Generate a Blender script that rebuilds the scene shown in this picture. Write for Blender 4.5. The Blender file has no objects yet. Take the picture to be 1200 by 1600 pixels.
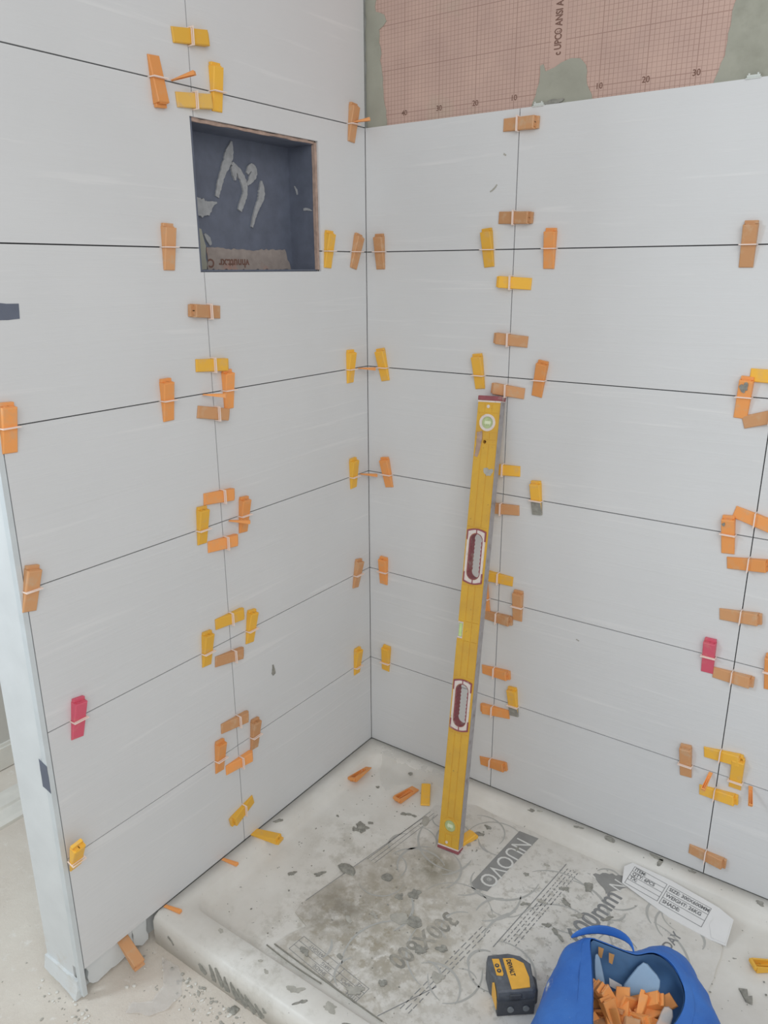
import bpy, bmesh, math, random
from mathutils import Vector, Matrix, noise

C = bpy.context.scene.collection
SC = bpy.context.scene
R = random.Random(7)

# ------------------------------------------------------------------ camera, world, lights, exposure
cam_data = bpy.data.cameras.new('camera')
cam = bpy.data.objects.new('camera', cam_data)
C.objects.link(cam)
cam_data.sensor_fit = 'VERTICAL'
cam_data.sensor_height = 32.0
cam_data.lens = 1203.0 / 1600.0 * 32.0
cam_data.clip_start = 0.02
cam.matrix_world = Matrix(((0.81763065, -0.16970284, 0.55016459, 1.2923184),
                           (0.57572726, 0.24808489, -0.77909692, -1.75330348),
                           (-0.00427256, 0.95375827, 0.30054435, 1.45800213),
                           (0, 0, 0, 1)))
SC.camera = cam
world = bpy.data.worlds.new('world')
SC.world = world
world.use_nodes = True
world.node_tree.nodes['Background'].inputs[0].default_value = (0.95, 0.97, 1.0, 1)
world.node_tree.nodes['Background'].inputs[1].default_value = 0.54

def area(name, loc, target, sx, sy, power, col):
    l = bpy.data.lights.new(name, 'AREA')
    l.shape = 'RECTANGLE'; l.size = sx; l.size_y = sy; l.energy = power; l.color = col
    o = bpy.data.objects.new(name, l); C.objects.link(o)
    o.location = loc
    o.rotation_euler = (Vector(target) - Vector(loc)).to_track_quat('-Z', 'Y').to_euler()
    return o

area('window_light', (-0.74, -2.05, 1.85), (-0.1, -1.07, 1.05), 0.32, 0.7, 13.5, (0.78, 0.90, 1.0))
area('fill_light', (2.3, -2.6, 2.4), (0.2, -0.4, 0.6), 2.2, 1.8, 32, (1.0, 0.99, 0.96))  # unseen soft fill, added from the right to brighten the left wall
vs = SC.view_settings
vs.view_transform = 'Standard'; vs.look = 'None'; vs.gamma = 1.0; vs.use_curve_mapping = False
vs.exposure = 0.0

# ------------------------------------------------------------------ materials
def s2l(c):
    return tuple((x / 255 / 12.92 if x / 255 <= 0.04045 else ((x / 255 + 0.055) / 1.055) ** 2.4) for x in c)

class N:
    """small node-tree writer"""
    def __init__(self, name):
        self.m = bpy.data.materials.new(name); self.m.use_nodes = True
        self.t = self.m.node_tree; self.b = self.t.nodes['Principled BSDF']
    def n(self, kind, **kw):
        nd = self.t.nodes.new(kind)
        for k, v in kw.items(): setattr(nd, k, v)
        return nd
    def l(self, a, b): self.t.links.new(a, b)
    def coord(self, scale=(1, 1, 1), obj=True):
        tc = self.n('ShaderNodeTexCoord'); mp = self.n('ShaderNodeMapping')
        mp.inputs['Scale'].default_value = scale
        self.l(tc.outputs['Object' if obj else 'Generated'], mp.inputs[0])
        return mp.outputs[0]
    def wcoord(self):
        return self.n('ShaderNodeNewGeometry').outputs['Position']
    def noise(self, vec, scale, detail=4, rough=0.55, dist=0.0):
        nd = self.n('ShaderNodeTexNoise')
        self.l(vec, nd.inputs['Vector'])
        nd.inputs['Scale'].default_value = scale; nd.inputs['Detail'].default_value = detail
        nd.inputs['Roughness'].default_value = rough; nd.inputs['Distortion'].default_value = dist
        return nd.outputs[0]
    def ramp(self, val, a, b, lo=0.0, hi=1.0):
        nd = self.n('ShaderNodeMapRange'); nd.clamp = True
        self.l(val, nd.inputs[0])
        for i, v in enumerate((a, b, lo, hi)): nd.inputs[i + 1].default_value = v
        return nd.outputs[0]
    def math(self, op, a, b=None, c=None):
        nd = self.n('ShaderNodeMath', operation=op)
        for i, v in enumerate((a, b, c)):
            if v is None: continue
            if isinstance(v, (int, float)): nd.inputs[i].default_value = v
            else: self.l(v, nd.inputs[i])
        return nd.outputs[0]
    def mix(self, fac, a, b):
        nd = self.n('ShaderNodeMix', data_type='RGBA')
        if isinstance(fac, (int, float)): nd.inputs[0].default_value = fac
        else: self.l(fac, nd.inputs[0])
        for i, v in ((6, a), (7, b)):
            if isinstance(v, tuple): nd.inputs[i].default_value = (*v[:3], 1)
            else: self.l(v, nd.inputs[i])
        return nd.outputs[2]
    def blob(self, p, c, r0, r1):
        """1 inside r0 of point c (world), 0 outside r1"""
        d = self.n('ShaderNodeVectorMath', operation='DISTANCE')
        self.l(p, d.inputs[0]); d.inputs[1].default_value = c
        return self.ramp(d.outputs['Value'], r0, r1, 1.0, 0.0)
    def out(self, col=None, rough=None, bump=None, strength=0.2, dist=0.002, **kw):
        if col is not None:
            if isinstance(col, tuple): self.b.inputs['Base Color'].default_value = (*col[:3], 1)
            else: self.l(col, self.b.inputs['Base Color'])
        if rough is not None:
            if isinstance(rough, (int, float)): self.b.inputs['Roughness'].default_value = rough
            else: self.l(rough, self.b.inputs['Roughness'])
        if bump is not None:
            bp = self.n('ShaderNodeBump'); bp.inputs['Strength'].default_value = strength
            bp.inputs['Distance'].default_value = dist
            self.l(bump, bp.inputs['Height']); self.l(bp.outputs[0], self.b.inputs['Normal'])
        for k, v in kw.items(): self.b.inputs[k.replace('_', ' ')].default_value = v
        return self.m

def alb(rgb, k=0.80):
    """albedo of a surface that looks sRGB rgb under the room's usual light"""
    return tuple(min(0.93, v / k) for v in s2l(rgb))

def plain(name, rgb, rough=0.6, var=0.12, scale=60, bump=0.0, dirt=None, dirt_amt=0.0, **kw):
    q = N(name); a = alb(rgb)
    v = q.coord()
    f = q.ramp(q.noise(v, scale), 0.3, 0.7)
    col = q.mix(f, tuple(x * (1 - var) for x in a), tuple(min(0.95, x * (1 + var)) for x in a))
    if dirt:
        d = q.ramp(q.noise(v, scale * 0.45, 6, 0.65), 0.62 - dirt_amt * 0.3, 0.74 - dirt_amt * 0.25)
        col = q.mix(d, col, alb(dirt))
    return q.out(col, rough, q.noise(v, scale * 2) if bump else None, bump, **kw)

def plastic(name, rgb, grime=0.2):
    q = N(name); a = alb(rgb)
    v = q.coord(); oi = q.n('ShaderNodeObjectInfo')
    add = q.n('ShaderNodeVectorMath', operation='ADD'); q.l(v, add.inputs[0])
    cmb = q.n('ShaderNodeCombineXYZ'); q.l(oi.outputs['Random'], cmb.inputs[0]); q.l(oi.outputs['Random'], cmb.inputs[1])
    sc = q.n('ShaderNodeVectorMath', operation='SCALE'); q.l(cmb.outputs[0], sc.inputs[0]); sc.inputs['Scale'].default_value = 7
    q.l(sc.outputs[0], add.inputs[1])
    f = q.noise(add.outputs[0], 45, 5, 0.6)
    tone = q.ramp(oi.outputs['Random'], 0, 1, 0.86, 1.08)
    base = q.n('ShaderNodeVectorMath', operation='SCALE'); base.inputs[0].default_value = a; q.l(tone, base.inputs['Scale'])
    g = q.ramp(f, 0.52, 0.72, 0.0, min(1.0, 0.25 + grime * 1.6))
    col = q.mix(g, base.outputs[0], alb((188, 160, 130)))
    return q.out(col, 0.5, f, 0.12, 0.001, Subsurface_Weight=0.0)

def tile_mat(name, sc):
    q = N(name); v = q.coord(sc); oi = q.n('ShaderNodeObjectInfo')
    add = q.n('ShaderNodeVectorMath', operation='ADD'); q.l(v, add.inputs[0])
    cmb = q.n('ShaderNodeCombineXYZ')
    for i in range(3): q.l(oi.outputs['Random'], cmb.inputs[i])
    s = q.n('ShaderNodeVectorMath', operation='SCALE'); q.l(cmb.outputs[0], s.inputs[0]); s.inputs['Scale'].default_value = 40
    q.l(s.outputs[0], add.inputs[1])
    a = q.noise(add.outputs[0], 1.0, 5, 0.6, 0.6)
    rid = q.ramp(a, 0.35, 0.65)
    fine = q.noise(add.outputs[0], 3.0, 4, 0.6)
    h = q.math('ADD', rid, q.math('MULTIPLY', fine, 0.35))
    big = q.ramp(q.noise(q.coord(), 3.0, 3), 0.3, 0.7)
    col = q.mix(big, (0.690, 0.700, 0.705), (0.722, 0.732, 0.738))
    dust = q.ramp(a, 0.60, 0.70, 0.0, 0.6)
    col = q.mix(dust, col, (0.785, 0.79, 0.79))
    rough = q.ramp(a, 0.3, 0.7, 0.42, 0.58)
    return q.out(col, rough, h, 0.26, 0.0012)

M = {}
M['tile_left'] = tile_mat('white_relief_tile_left', (5, 2.0, 48))
M['tile_right'] = tile_mat('white_relief_tile_right', (2.0, 5, 48))
M['joint'] = plain('dark_joint', (62, 62, 64), 0.9, 0.2, 40)
M['paint'] = plain('white_wall_paint', (200, 204, 205), 0.55, 0.04, 12, dirt=(190, 186, 178), dirt_amt=0.0)
M['bead'] = plain('primed_edge_profile', (190, 196, 198), 0.5, 0.05, 20)
M['board'] = plain('skim_board', (176, 178, 174), 0.85, 0.1, 25, dirt=(140, 138, 132), dirt_amt=0.1)
M['niche'] = plain('dark_waterproofing', (92, 98, 112), 0.62, 0.12, 30, bump=0.15)
M['niche_edge'] = plain('cut_foam_edge', (162, 140, 128), 0.9, 0.2, 60)
M['niche_strip'] = plain('bare_board_strip', (146, 136, 130), 0.9, 0.12, 45, dirt=(158, 128, 118), dirt_amt=0.25)
M['thinset'] = plain('pale_thinset', (150, 152, 154), 0.9, 0.14, 70, bump=0.4)
M['thinset_grey'] = plain('grey_sealant', (150, 150, 138), 0.85, 0.08, 14, bump=0.25, dirt=(138, 138, 126), dirt_amt=0.25)
M['mortar'] = plain('grey_mortar', (136, 135, 128), 0.95, 0.25, 90, bump=0.6)
M['mortar_pale'] = plain('thin_grey_mortar_film', (160, 158, 150), 0.95, 0.15, 60, bump=0.3)
M['yellow'] = plastic('yellow_wedge_plastic', (222, 171, 62), 0.05)
M['yellow_dirty'] = plastic('dirty_yellow_wedge_plastic', (214, 172, 86), 0.35)
M['orange'] = plastic('orange_wedge_plastic', (221, 149, 84), 0.08)
M['tan'] = plastic('dusty_orange_wedge_plastic', (192, 143, 100), 0.3)
M['red'] = plastic('red_wedge_plastic', (196, 84, 104), 0.0)
M['clip'] = plain('translucent_white_clip', (226, 206, 196), 0.4, 0.04, 20)
M['clip_white'] = plain('white_clip_stub', (196, 200, 196), 0.5, 0.06, 30)
M['tape'] = plain('dark_grey_tape', (92, 98, 112), 0.6, 0.08, 30)
M['white'] = plain('white_painted_wood', (205, 203, 196), 0.5, 0.05, 20)
M['wall_far'] = plain('distant_wall_paint', (182, 180, 174), 0.7, 0.03, 6)

# dusty floor
q = N('dusty_floor'); p = q.wcoord()
n1 = q.ramp(q.noise(p, 4, 6, 0.6), 0.35, 0.7); n2 = q.ramp(q.noise(p, 38, 6, 0.7), 0.58, 0.72)
col = q.mix(n1, alb((206, 200, 190)), alb((192, 183, 172)))
col = q.mix(q.math('MULTIPLY', n2, 0.6), col, alb((218, 216, 212)))
sp = q.ramp(q.noise(p, 120, 3, 0.6), 0.70, 0.76)
col = q.mix(q.math('MULTIPLY', sp, 0.5), col, alb((128, 122, 112)))
M['floor'] = q.out(col, 0.95, q.noise(p, 60, 6, 0.7), 0.5, 0.004)

# shower base: white acrylic with dust and specks of grout
q = N('dusty_white_acrylic'); p = q.wcoord()
n1 = q.ramp(q.noise(p, 5, 6, 0.62), 0.35, 0.68)
col = q.mix(n1, alb((210, 209, 204)), alb((196, 193, 186)))
m = q.blob(p, (0.36, -0.72, -0.03), 0.05, 0.42)
g = q.ramp(q.noise(p, 26, 7, 0.7), 0.56, 0.66)
col = q.mix(q.math('MULTIPLY', q.math('MULTIPLY', g, m), 0.45), col, alb((166, 164, 154)))
for c_, r1 in (((.30, -.55, -.03), .17), ((.28, -.68, -.03), .12), ((.30, -.80, -.01), .16), ((.22, -.40, -.03), .16)):
    g2 = q.math('MULTIPLY', q.blob(p, c_, .02, r1), q.ramp(q.noise(p, 24, 7, 0.68), 0.46, 0.62))
    col = q.mix(q.math('MULTIPLY', g2, 0.55), col, alb((158, 154, 142)))
sp = q.ramp(q.noise(p, 75, 3, 0.6), 0.70, 0.735)
col = q.mix(q.math('MULTIPLY', sp, 0.8), col, alb((112, 112, 106)))
M['acrylic'] = q.out(col, q.ramp(n1, 0, 1, 0.38, 0.6), q.noise(p, 45, 5, 0.6), 0.12, 0.002)

# cardboard: white printed box card, stained with wet mortar
q = N('stained_white_card'); p = q.wcoord()
n1 = q.ramp(q.noise(p, 9, 6, 0.65), 0.35, 0.68)
col = q.mix(n1, alb((203, 201, 196)), alb((188, 185, 178)))
def stain(col, c, r0, r1, lo, hi, sc, rgb, amt):
    b = q.blob(p, c, r0, r1); g = q.ramp(q.noise(p, sc, 7, 0.68), lo, hi)
    return q.mix(q.math('MULTIPLY', q.math('MULTIPLY', b, g), amt), col, alb(rgb))
col = stain(col, (0.42, -0.56, -0.03), 0.09, 0.31, 0.38, 0.58, 15, (156, 150, 137), 0.9)
col = stain(col, (0.44, -0.62, -0.03), 0.04, 0.33, 0.49, 0.57, 28, (142, 134, 117), 0.75)
col = stain(col, (0.34, -0.60, -0.03), 0.02, 0.11, 0.38, 0.55, 22, (130, 125, 114), 0.8)
col = stain(col, (0.52, -0.66, -0.03), 0.02, 0.20, 0.47, 0.6, 20, (148, 143, 131), 0.75)
col = stain(col, (0.45, -0.335, -0.03), 0.01, 0.085, 0.30, 0.55, 26, (112, 107, 90), 0.95)
col = stain(col, (0.62, -0.42, -0.03), 0.20, 0.60, 0.53, 0.62, 38, (158, 154, 145), 0.6)
col = stain(col, (0.36, -0.38, -0.03), 0.02, 0.20, 0.46, 0.60, 24, (152, 146, 132), 0.6)
col = stain(col, (0.80, -0.32, -0.03), 0.05, 0.25, 0.57, 0.63, 45, (128, 127, 120), 0.6)
col = stain(col, (0.70, -0.15, -0.03), 0.05, 0.40, 0.64, 0.68, 60, (128, 127, 120), 0.8)
M['card'] = q.out(col, 0.85, q.noise(p, 55, 5, 0.6), 0.18, 0.002)
M['card_clean'] = plain('white_card', (206, 206, 205), 0.8, 0.03, 20)
M['ink'] = plain('grey_print', (124, 125, 125), 0.8, 0.1, 60)
q = N('worn_grey_print'); p = q.wcoord()
M['ink_worn'] = q.out(q.mix(q.ramp(q.noise(p, 30, 6, 0.7), 0.44, 0.70), alb((128, 126, 119)), alb((168, 164, 154))), 0.85)
M['ink_pale'] = plain('pale_grey_print', (163, 163, 159), 0.8, 0.05, 60)
M['print_dark'] = plain('dark_grey_print', (104, 105, 106), 0.8, 0.1, 60)
M['ink_band'] = plain('grey_printed_band', (133, 133, 131), 0.8, 0.1, 30)
M['ink_white'] = plain('white_print', (200, 200, 197), 0.8, 0.05, 60)
M['print_brown'] = plain('brown_membrane_print', (112, 84, 74), 0.9, 0.1, 60)
M['card_edge'] = plain('dark_card_edge', (128, 126, 118), 0.9, 0.2, 60)

# pink gridded membrane
q = N('pink_gridded_membrane'); p = q.wcoord(); sx = q.n('ShaderNodeSeparateXYZ'); q.l(p, sx.inputs[0])
def lines(coord, origin, pitch, half):
    u = q.math('DIVIDE', q.math('SUBTRACT', coord, origin), pitch)
    d = q.math('MULTIPLY', q.math('ABSOLUTE', q.math('SUBTRACT', u, q.math('ROUND', u))), pitch)
    return q.ramp(d, half * 0.7, half * 1.3, 1.0, 0.0)
fx = lines(sx.outputs[0], 0.5122, 0.00993, 0.00055); fz = lines(sx.outputs[2], 1.8285, 0.00985, 0.0005)
bx_ = lines(sx.outputs[0], 0.5122, 0.0993, 0.0009); bz_ = lines(sx.outputs[2], 1.8285, 0.0985, 0.0008)
fade = q.ramp(q.noise(p, 16, 4, 0.6), 0.25, 0.65, 0.45, 0.95)
thin = q.math('MULTIPLY', q.math('MAXIMUM', fx, q.math('MULTIPLY', fz, 0.8)), fade)
grid = q.math('MAXIMUM', thin, q.math('MULTIPLY', q.math('MAXIMUM', bx_, bz_), 0.85))
gap = q.ramp(q.math('ABSOLUTE', q.math('SUBTRACT', sx.outputs[0], 0.5135)), 0.0165, 0.0175, 0.0, 1.0)
grid = q.math('MULTIPLY', grid, gap)
n1 = q.ramp(q.noise(p, 11, 5, 0.6), 0.3, 0.7)
col = q.mix(n1, alb((187, 160, 148)), alb((176, 150, 140)))
col = q.mix(q.ramp(q.noise(p, 7, 5, 0.6), 0.60, 0.72, 0, 0.45), col, alb((172, 158, 142)))
col = q.mix(q.math('MULTIPLY', grid, 0.66), col, alb((122, 92, 82)))
M['membrane'] = q.out(col, 0.9, q.noise(p, 300, 3), 0.15, 0.0006)

# level, laser and bag
q = N('worn_yellow_enamel'); v = q.coord()
n1 = q.ramp(q.noise(v, 14, 5, 0.6), 0.35, 0.7)
col = q.mix(n1, alb((206, 164, 58)), alb((192, 150, 62)))
dd = q.ramp(q.noise(v, 70, 6, 0.7), 0.64, 0.70)
col = q.mix(q.math('MULTIPLY', dd, 0.8), col, alb((120, 98, 62)))
M['enamel'] = q.out(col, 0.42, q.noise(v, 60), 0.08, 0.001)
M['metal'] = plain('bare_worn_aluminium', (150, 146, 146), 0.5, 0.1, 60, dirt=(122, 112, 108), dirt_amt=0.2, Metallic=0.0)
M['cap_red'] = plain('dark_red_cap', (140, 78, 84), 0.55, 0.1, 60, dirt=(168, 150, 142), dirt_amt=0.15)
M['level_white'] = plain('dirty_white_plastic', (206, 196, 190), 0.6, 0.06, 80, dirt=(150, 140, 130), dirt_amt=0.1)
M['vial'] = plain('green_vial', (170, 184, 138), 0.15, 0.08, 90)
M['vial_bright'] = plain('bright_green_vial', (186, 208, 140), 0.15, 0.08, 90)
M['bubble'] = plain('pale_bubble', (206, 214, 184), 0.15, 0.02, 60)
M['black'] = plain('dusty_black_plastic', (84, 88, 94), 0.55, 0.2, 60, bump=0.2, dirt=(118, 122, 124), dirt_amt=0.1)
M['black_deep'] = plain('black_rubber', (66, 69, 74), 0.6, 0.15, 50)
M['lens_grey'] = plain('grey_foot', (118, 122, 124), 0.4, 0.08, 60)
M['laser_yellow'] = plain('yellow_abs', (218, 165, 66), 0.5, 0.07, 40)
M['ink_black'] = plain('black_print', (62, 58, 52), 0.6, 0.1, 60)
q = N('blue_woven_bag'); v = q.coord()
n1 = q.ramp(q.noise(v, 9, 6, 0.6), 0.3, 0.7); n2 = q.noise(v, 420, 2)
col = q.mix(n1, alb((36, 88, 166)), alb((56, 110, 184)))
col = q.mix(q.ramp(q.noise(v, 160, 4, 0.7), 0.68, 0.74, 0, 0.6), col, alb((150, 170, 196)))
p = q.wcoord()
for c_, r_ in (((.884, -.612, .105), .012), ((.892, -.618, .100), .008), ((1.142, -.52, .115), .010), ((1.150, -.535, .110), .009), ((1.156, -.548, .10), .008)):
    col = q.mix(q.math('MULTIPLY', q.blob(p, c_, r_ * .6, r_ * 1.3), q.ramp(q.noise(p, 90, 4), .40, .52)), col, alb((186, 190, 186)))
M['bag'] = q.out(col, 0.55, q.math('ADD', q.math('MULTIPLY', n2, .25), q.math('MULTIPLY', q.noise(v, 22, 3), 2.2)), 0.3, 0.0035)
M['bag_in'] = plain('blue_bag_lining', (92, 132, 176), 0.6, 0.08, 20, bump=0.1)
M['bag_pale'] = plain('pale_blue_lining_fold', (134, 162, 190), 0.6, 0.06, 20, dirt=(110, 130, 140), dirt_amt=0.1)
M['paper'] = plain('white_label', (206, 208, 210), 0.6, 0.03, 30)
M['bag_print'] = plain('orange_spot', (178, 136, 88), 0.7, 0.05, 30)
q = N('milky_plastic_film'); v = q.coord()
M['film'] = q.out(alb((212, 209, 205)), 0.35, q.noise(v, 40, 4), 0.3, 0.004)
M['film'].node_tree.nodes['Principled BSDF'].inputs['Alpha'].default_value = 0.45
q = N('clear_dusty_film'); v = q.coord()
M['film_clear'] = q.out(alb((214, 213, 209)), 0.3, q.noise(v, 30, 4), 0.3, 0.004)
M['film_clear'].node_tree.nodes['Principled BSDF'].inputs['Alpha'].default_value = 0.28

# ------------------------------------------------------------------ object helpers
def link(name, me, mat=None, parent=None, loc=None):
    o = bpy.data.objects.new(name, me); C.objects.link(o)
    if mat is not None and me is not None and not me.materials: me.materials.append(mat)
    if parent is not None: o.parent = parent
    if loc is not None: o.location = loc
    return o
def tag(o, label=None, cat=None, group=None, kind=None):
    if label: o['label'] = label
    if cat: o['category'] = cat
    if group: o['group'] = group
    if kind: o['kind'] = kind
    return o
def empty(name, mat4=None, loc=None):
    o = bpy.data.objects.new(name, None); C.objects.link(o); o.empty_display_size = 0.02
    if mat4 is not None: o.matrix_world = mat4
    if loc is not None: o.location = loc
    return o
def mesh(name, vs_, fs, smooth=False):
    me = bpy.data.meshes.new(name); me.from_pydata([tuple(v) for v in vs_], [], fs)
    me.validate(); me.update()
    if smooth:
        for p_ in me.polygons: p_.use_smooth = True
    return me
def from_bm(name, bm, smooth=False):
    me = bpy.data.meshes.new(name); bmesh.ops.recalc_face_normals(bm, faces=bm.faces)
    bm.to_mesh(me); bm.free()
    if smooth:
        for p_ in me.polygons: p_.use_smooth = True
    return me
def add_box(bm, a, b, bev=0.0, mtx=None):
    x0, y0, z0 = a; x1, y1, z1 = b
    vv = [bm.verts.new((x, y, z)) for x in (x0, x1) for y in (y0, y1) for z in (z0, z1)]
    ff = [bm.faces.new([vv[i] for i in f]) for f in ((0, 1, 3, 2), (4, 6, 7, 5), (0, 4, 5, 1), (2, 3, 7, 6), (0, 2, 6, 4), (1, 5, 7, 3))]
    if bev:
        es = list({e for f in ff for e in f.edges})
        r = bmesh.ops.bevel(bm, geom=es, offset=bev, segments=1, affect='EDGES')
        vv = list({v for f in r['faces'] for v in f.verts} | {v for v in vv if v.is_valid})
    if mtx is not None:
        for v in vv:
            if v.is_valid: v.co = mtx @ v.co
def box_mesh(name, a, b, bev=0.0):
    bm = bmesh.new(); add_box(bm, a, b, bev); return from_bm(name, bm)
def add_prism(bm, pts, f):
    """pts: outline in 2D; f(u, v, h) -> 3D for h in 0 (back) and 1 (front)"""
    lo = [bm.verts.new(f(u, v, 0)) for u, v in pts]; hi = [bm.verts.new(f(u, v, 1)) for u, v in pts]
    bm.faces.new(hi); bm.faces.new(lo[::-1])
    n = len(pts)
    for i in range(n): bm.faces.new([lo[i], lo[(i + 1) % n], hi[(i + 1) % n], hi[i]])
def prism(name, pts, f):
    bm = bmesh.new(); add_prism(bm, pts, f); return from_bm(name, bm)
def rough_outline(pts, amp, step, seed=0, closed=True):
    rr = random.Random(seed); out = []
    n = len(pts)
    for i in range(n if closed else n - 1):
        a = Vector((*pts[i], 0)); b = Vector((*pts[(i + 1) % n], 0)); L = (b - a).length
        k = max(1, int(L / step)); nrm = Vector((-(b - a).y, (b - a).x, 0)).normalized()
        for j in range(k):
            t = j / k; q_ = a.lerp(b, t)
            if j: q_ = q_ + nrm * rr.uniform(-amp, amp)
            out.append((q_.x, q_.y))
    return out
def splat_pts(cx, cy, rx, ry, rot, seed, n=14, jag=0.25):
    rr = random.Random(seed); out = []; n = 26
    hs = [(k, rr.uniform(0, 6.28), rr.uniform(.3, 1) / (k ** .7)) for k in (2, 3, 4, 5, 7, 9)]
    for i in range(n):
        a = 2 * math.pi * i / n; k = max(.3, 1 + jag * 1.25 * sum(w * math.sin(h * a + p_) for h, p_, w in hs))
        u, v = rx * k * math.cos(a), ry * k * math.sin(a)
        out.append((cx + u * math.cos(rot) - v * math.sin(rot), cy + u * math.sin(rot) + v * math.cos(rot)))
    return out
def disc(bm, c, r, h, axis=None, n=20, r2=None):
    """short cylinder along local z of axis matrix"""
    m = Matrix.Translation(c) @ (axis or Matrix.Identity(4))
    r2 = r if r2 is None else r2
    lo = [bm.verts.new(m @ Vector((r * math.cos(2 * math.pi * i / n), r * math.sin(2 * math.pi * i / n), 0))) for i in range(n)]
    hi = [bm.verts.new(m @ Vector((r2 * math.cos(2 * math.pi * i / n), r2 * math.sin(2 * math.pi * i / n), h))) for i in range(n)]
    bm.faces.new(hi); bm.faces.new(lo[::-1])
    for i in range(n): bm.faces.new([lo[i], lo[(i + 1) % n], hi[(i + 1) % n], hi[i]])
def curve_plate(name, loops, thick, bev=0.0):
    """filled 2D outline(s) with holes, extruded -thick/2..thick/2 along z"""
    cu = bpy.data.curves.new(name, 'CURVE'); cu.dimensions = '2D'; cu.fill_mode = 'BOTH'
    cu.extrude = thick / 2; cu.bevel_depth = bev
    for lp in loops:
        s = cu.splines.new('POLY'); s.points.add(len(lp) - 1); s.use_cyclic_u = True
        for pt, (u, v) in zip(s.points, lp): pt.co = (u, v, 0, 1)
    o = bpy.data.objects.new(name, cu); C.objects.link(o)
    bpy.context.view_layer.update()
    me = bpy.data.meshes.new_from_object(o.evaluated_get(bpy.context.evaluated_depsgraph_get()))
    bpy.data.objects.remove(o); bpy.data.curves.remove(cu)
    me.name = name; me.materials.clear()
    return me
def text_verts(body, size, align='CENTER', sx=1.0, spacing=1.0, bold=0.0):
    cu = bpy.data.curves.new('text', 'FONT'); cu.body = body; cu.size = size; cu.align_x = align; cu.align_y = 'CENTER'
    cu.space_character = spacing; cu.offset = bold; cu.resolution_u = 3
    o = bpy.data.objects.new('text', cu); C.objects.link(o)
    bpy.context.view_layer.update()
    me = bpy.data.meshes.new_from_object(o.evaluated_get(bpy.context.evaluated_depsgraph_get()))
    vv = [Vector((v.co.x * sx, v.co.y, 0)) for v in me.vertices]; ff = [tuple(p_.vertices) for p_ in me.polygons]
    bpy.data.objects.remove(o); bpy.data.curves.remove(cu); bpy.data.meshes.remove(me)
    return vv, ff
class Flat:
    """collects flat print on a surface"""
    def __init__(self): self.v = []; self.f = []
    def add(self, vv, ff, m):
        k = len(self.v); self.v += [m @ v for v in vv]; self.f += [tuple(i + k for i in f) for f in ff]
    def text(self, body, size, m, **kw): self.add(*text_verts(body, size, **kw), m)
    def quad(self, pts, m=Matrix.Identity(4)): self.add([Vector(p_) for p_ in pts], [tuple(range(len(pts)))], m)
    def line(self, a, b, w, z=0.0, m=Matrix.Identity(4)):
        a = Vector((*a, z)); b = Vector((*b, z)); n = Vector((-(b - a).y, (b - a).x, 0)).normalized() * w / 2
        self.add([a + n, a - n, b - n, b + n], [(0, 1, 2, 3)], m)
    def arc(self, c, r, a0, a1, w, z, n=14, m=Matrix.Identity(4)):
        vv = []; ff = []
        for i in range(n + 1):
            a = a0 + (a1 - a0) * i / n; ww = w * (0.35 + 0.65 * math.sin(math.pi * i / n))
            for s in (-1, 1):
                rr = r + s * ww / 2; vv.append(Vector((c[0] + rr * math.cos(a), c[1] + rr * math.sin(a), z)))
        for i in range(n): ff.append((2 * i, 2 * i + 1, 2 * i + 3, 2 * i + 2))
        self.add(vv, ff, m)
    def build(self, name, mat, parent): return link(name, mesh(name, self.v, self.f), mat, parent)
def frame(o, x, y):
    x = Vector(x).normalized(); z = x.cross(Vector(y)).normalized(); y = z.cross(x)
    m = Matrix.Identity(4)
    for i in range(3): m[i][0] = x[i]; m[i][1] = y[i]; m[i][2] = z[i]; m[i][3] = o[i]
    return m

# ------------------------------------------------------------------ the setting
XL = lambda u, v, d: (d, u, v)            # left wall: u = y, v = z, d = out of the wall
def wall_frame(w, u, v, ang=0.0, d=0.0):
    x, y, o = ((0, 1, 0), (0, 0, 1), (d, u, v)) if w == 'L' else ((1, 0, 0), (0, 0, 1), (u, -d, v))
    return frame(o, x, y) @ Matrix.Rotation(math.radians(ang), 4, 'Z')
P = 0.302; H0 = 0.2942
ZE = [0.0] + [H0 + P * i for i in range(8)]
NY0, NY1, NZ0, NZ1 = -0.588, -0.190, 1.454, 1.751
YEND = -1.067; YJ = -0.578; XJ1 = 0.4346; XJ2 = 1.0366

floor = tag(link('floor', box_mesh('floor', (-1.1, -2.6, -0.13), (2.6, 0.05, -0.08)), M['floor']), kind='structure')

bm = bmesh.new()
add_box(bm, (-0.135, -1.075, 0.0), (-0.011, NY0, 2.45)); add_box(bm, (-0.135, NY1, 0.0), (-0.011, 0.13, 2.45))
add_box(bm, (-0.135, NY0, 0.0), (-0.011, NY1, NZ0)); add_box(bm, (-0.135, NY0, NZ1), (-0.011, NY1, 2.45))
add_box(bm, (-0.135, NY0, NZ0), (-0.104, NY1, NZ1)); add_box(bm, (-0.135, -1.075, -0.08), (-0.032, 0.13, 0.0))
wall_left = tag(link('wall_left', from_bm('wall_left', bm), M['paint']), kind='structure')
bm = bmesh.new()
for a, b in (((YEND, 0.0), (NY0, 2.41)), ((NY1, 0.0), (0.009, 2.41)), ((NY0, 0.0), (NY1, NZ0)), ((NY0, NZ1), (NY1, 2.41))):
    add_box(bm, (-0.011, a[0], a[1]), (-0.0085, b[0], b[1]))
link('joint_bed', from_bm('joint_bed', bm), M['joint'], wall_left)
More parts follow.
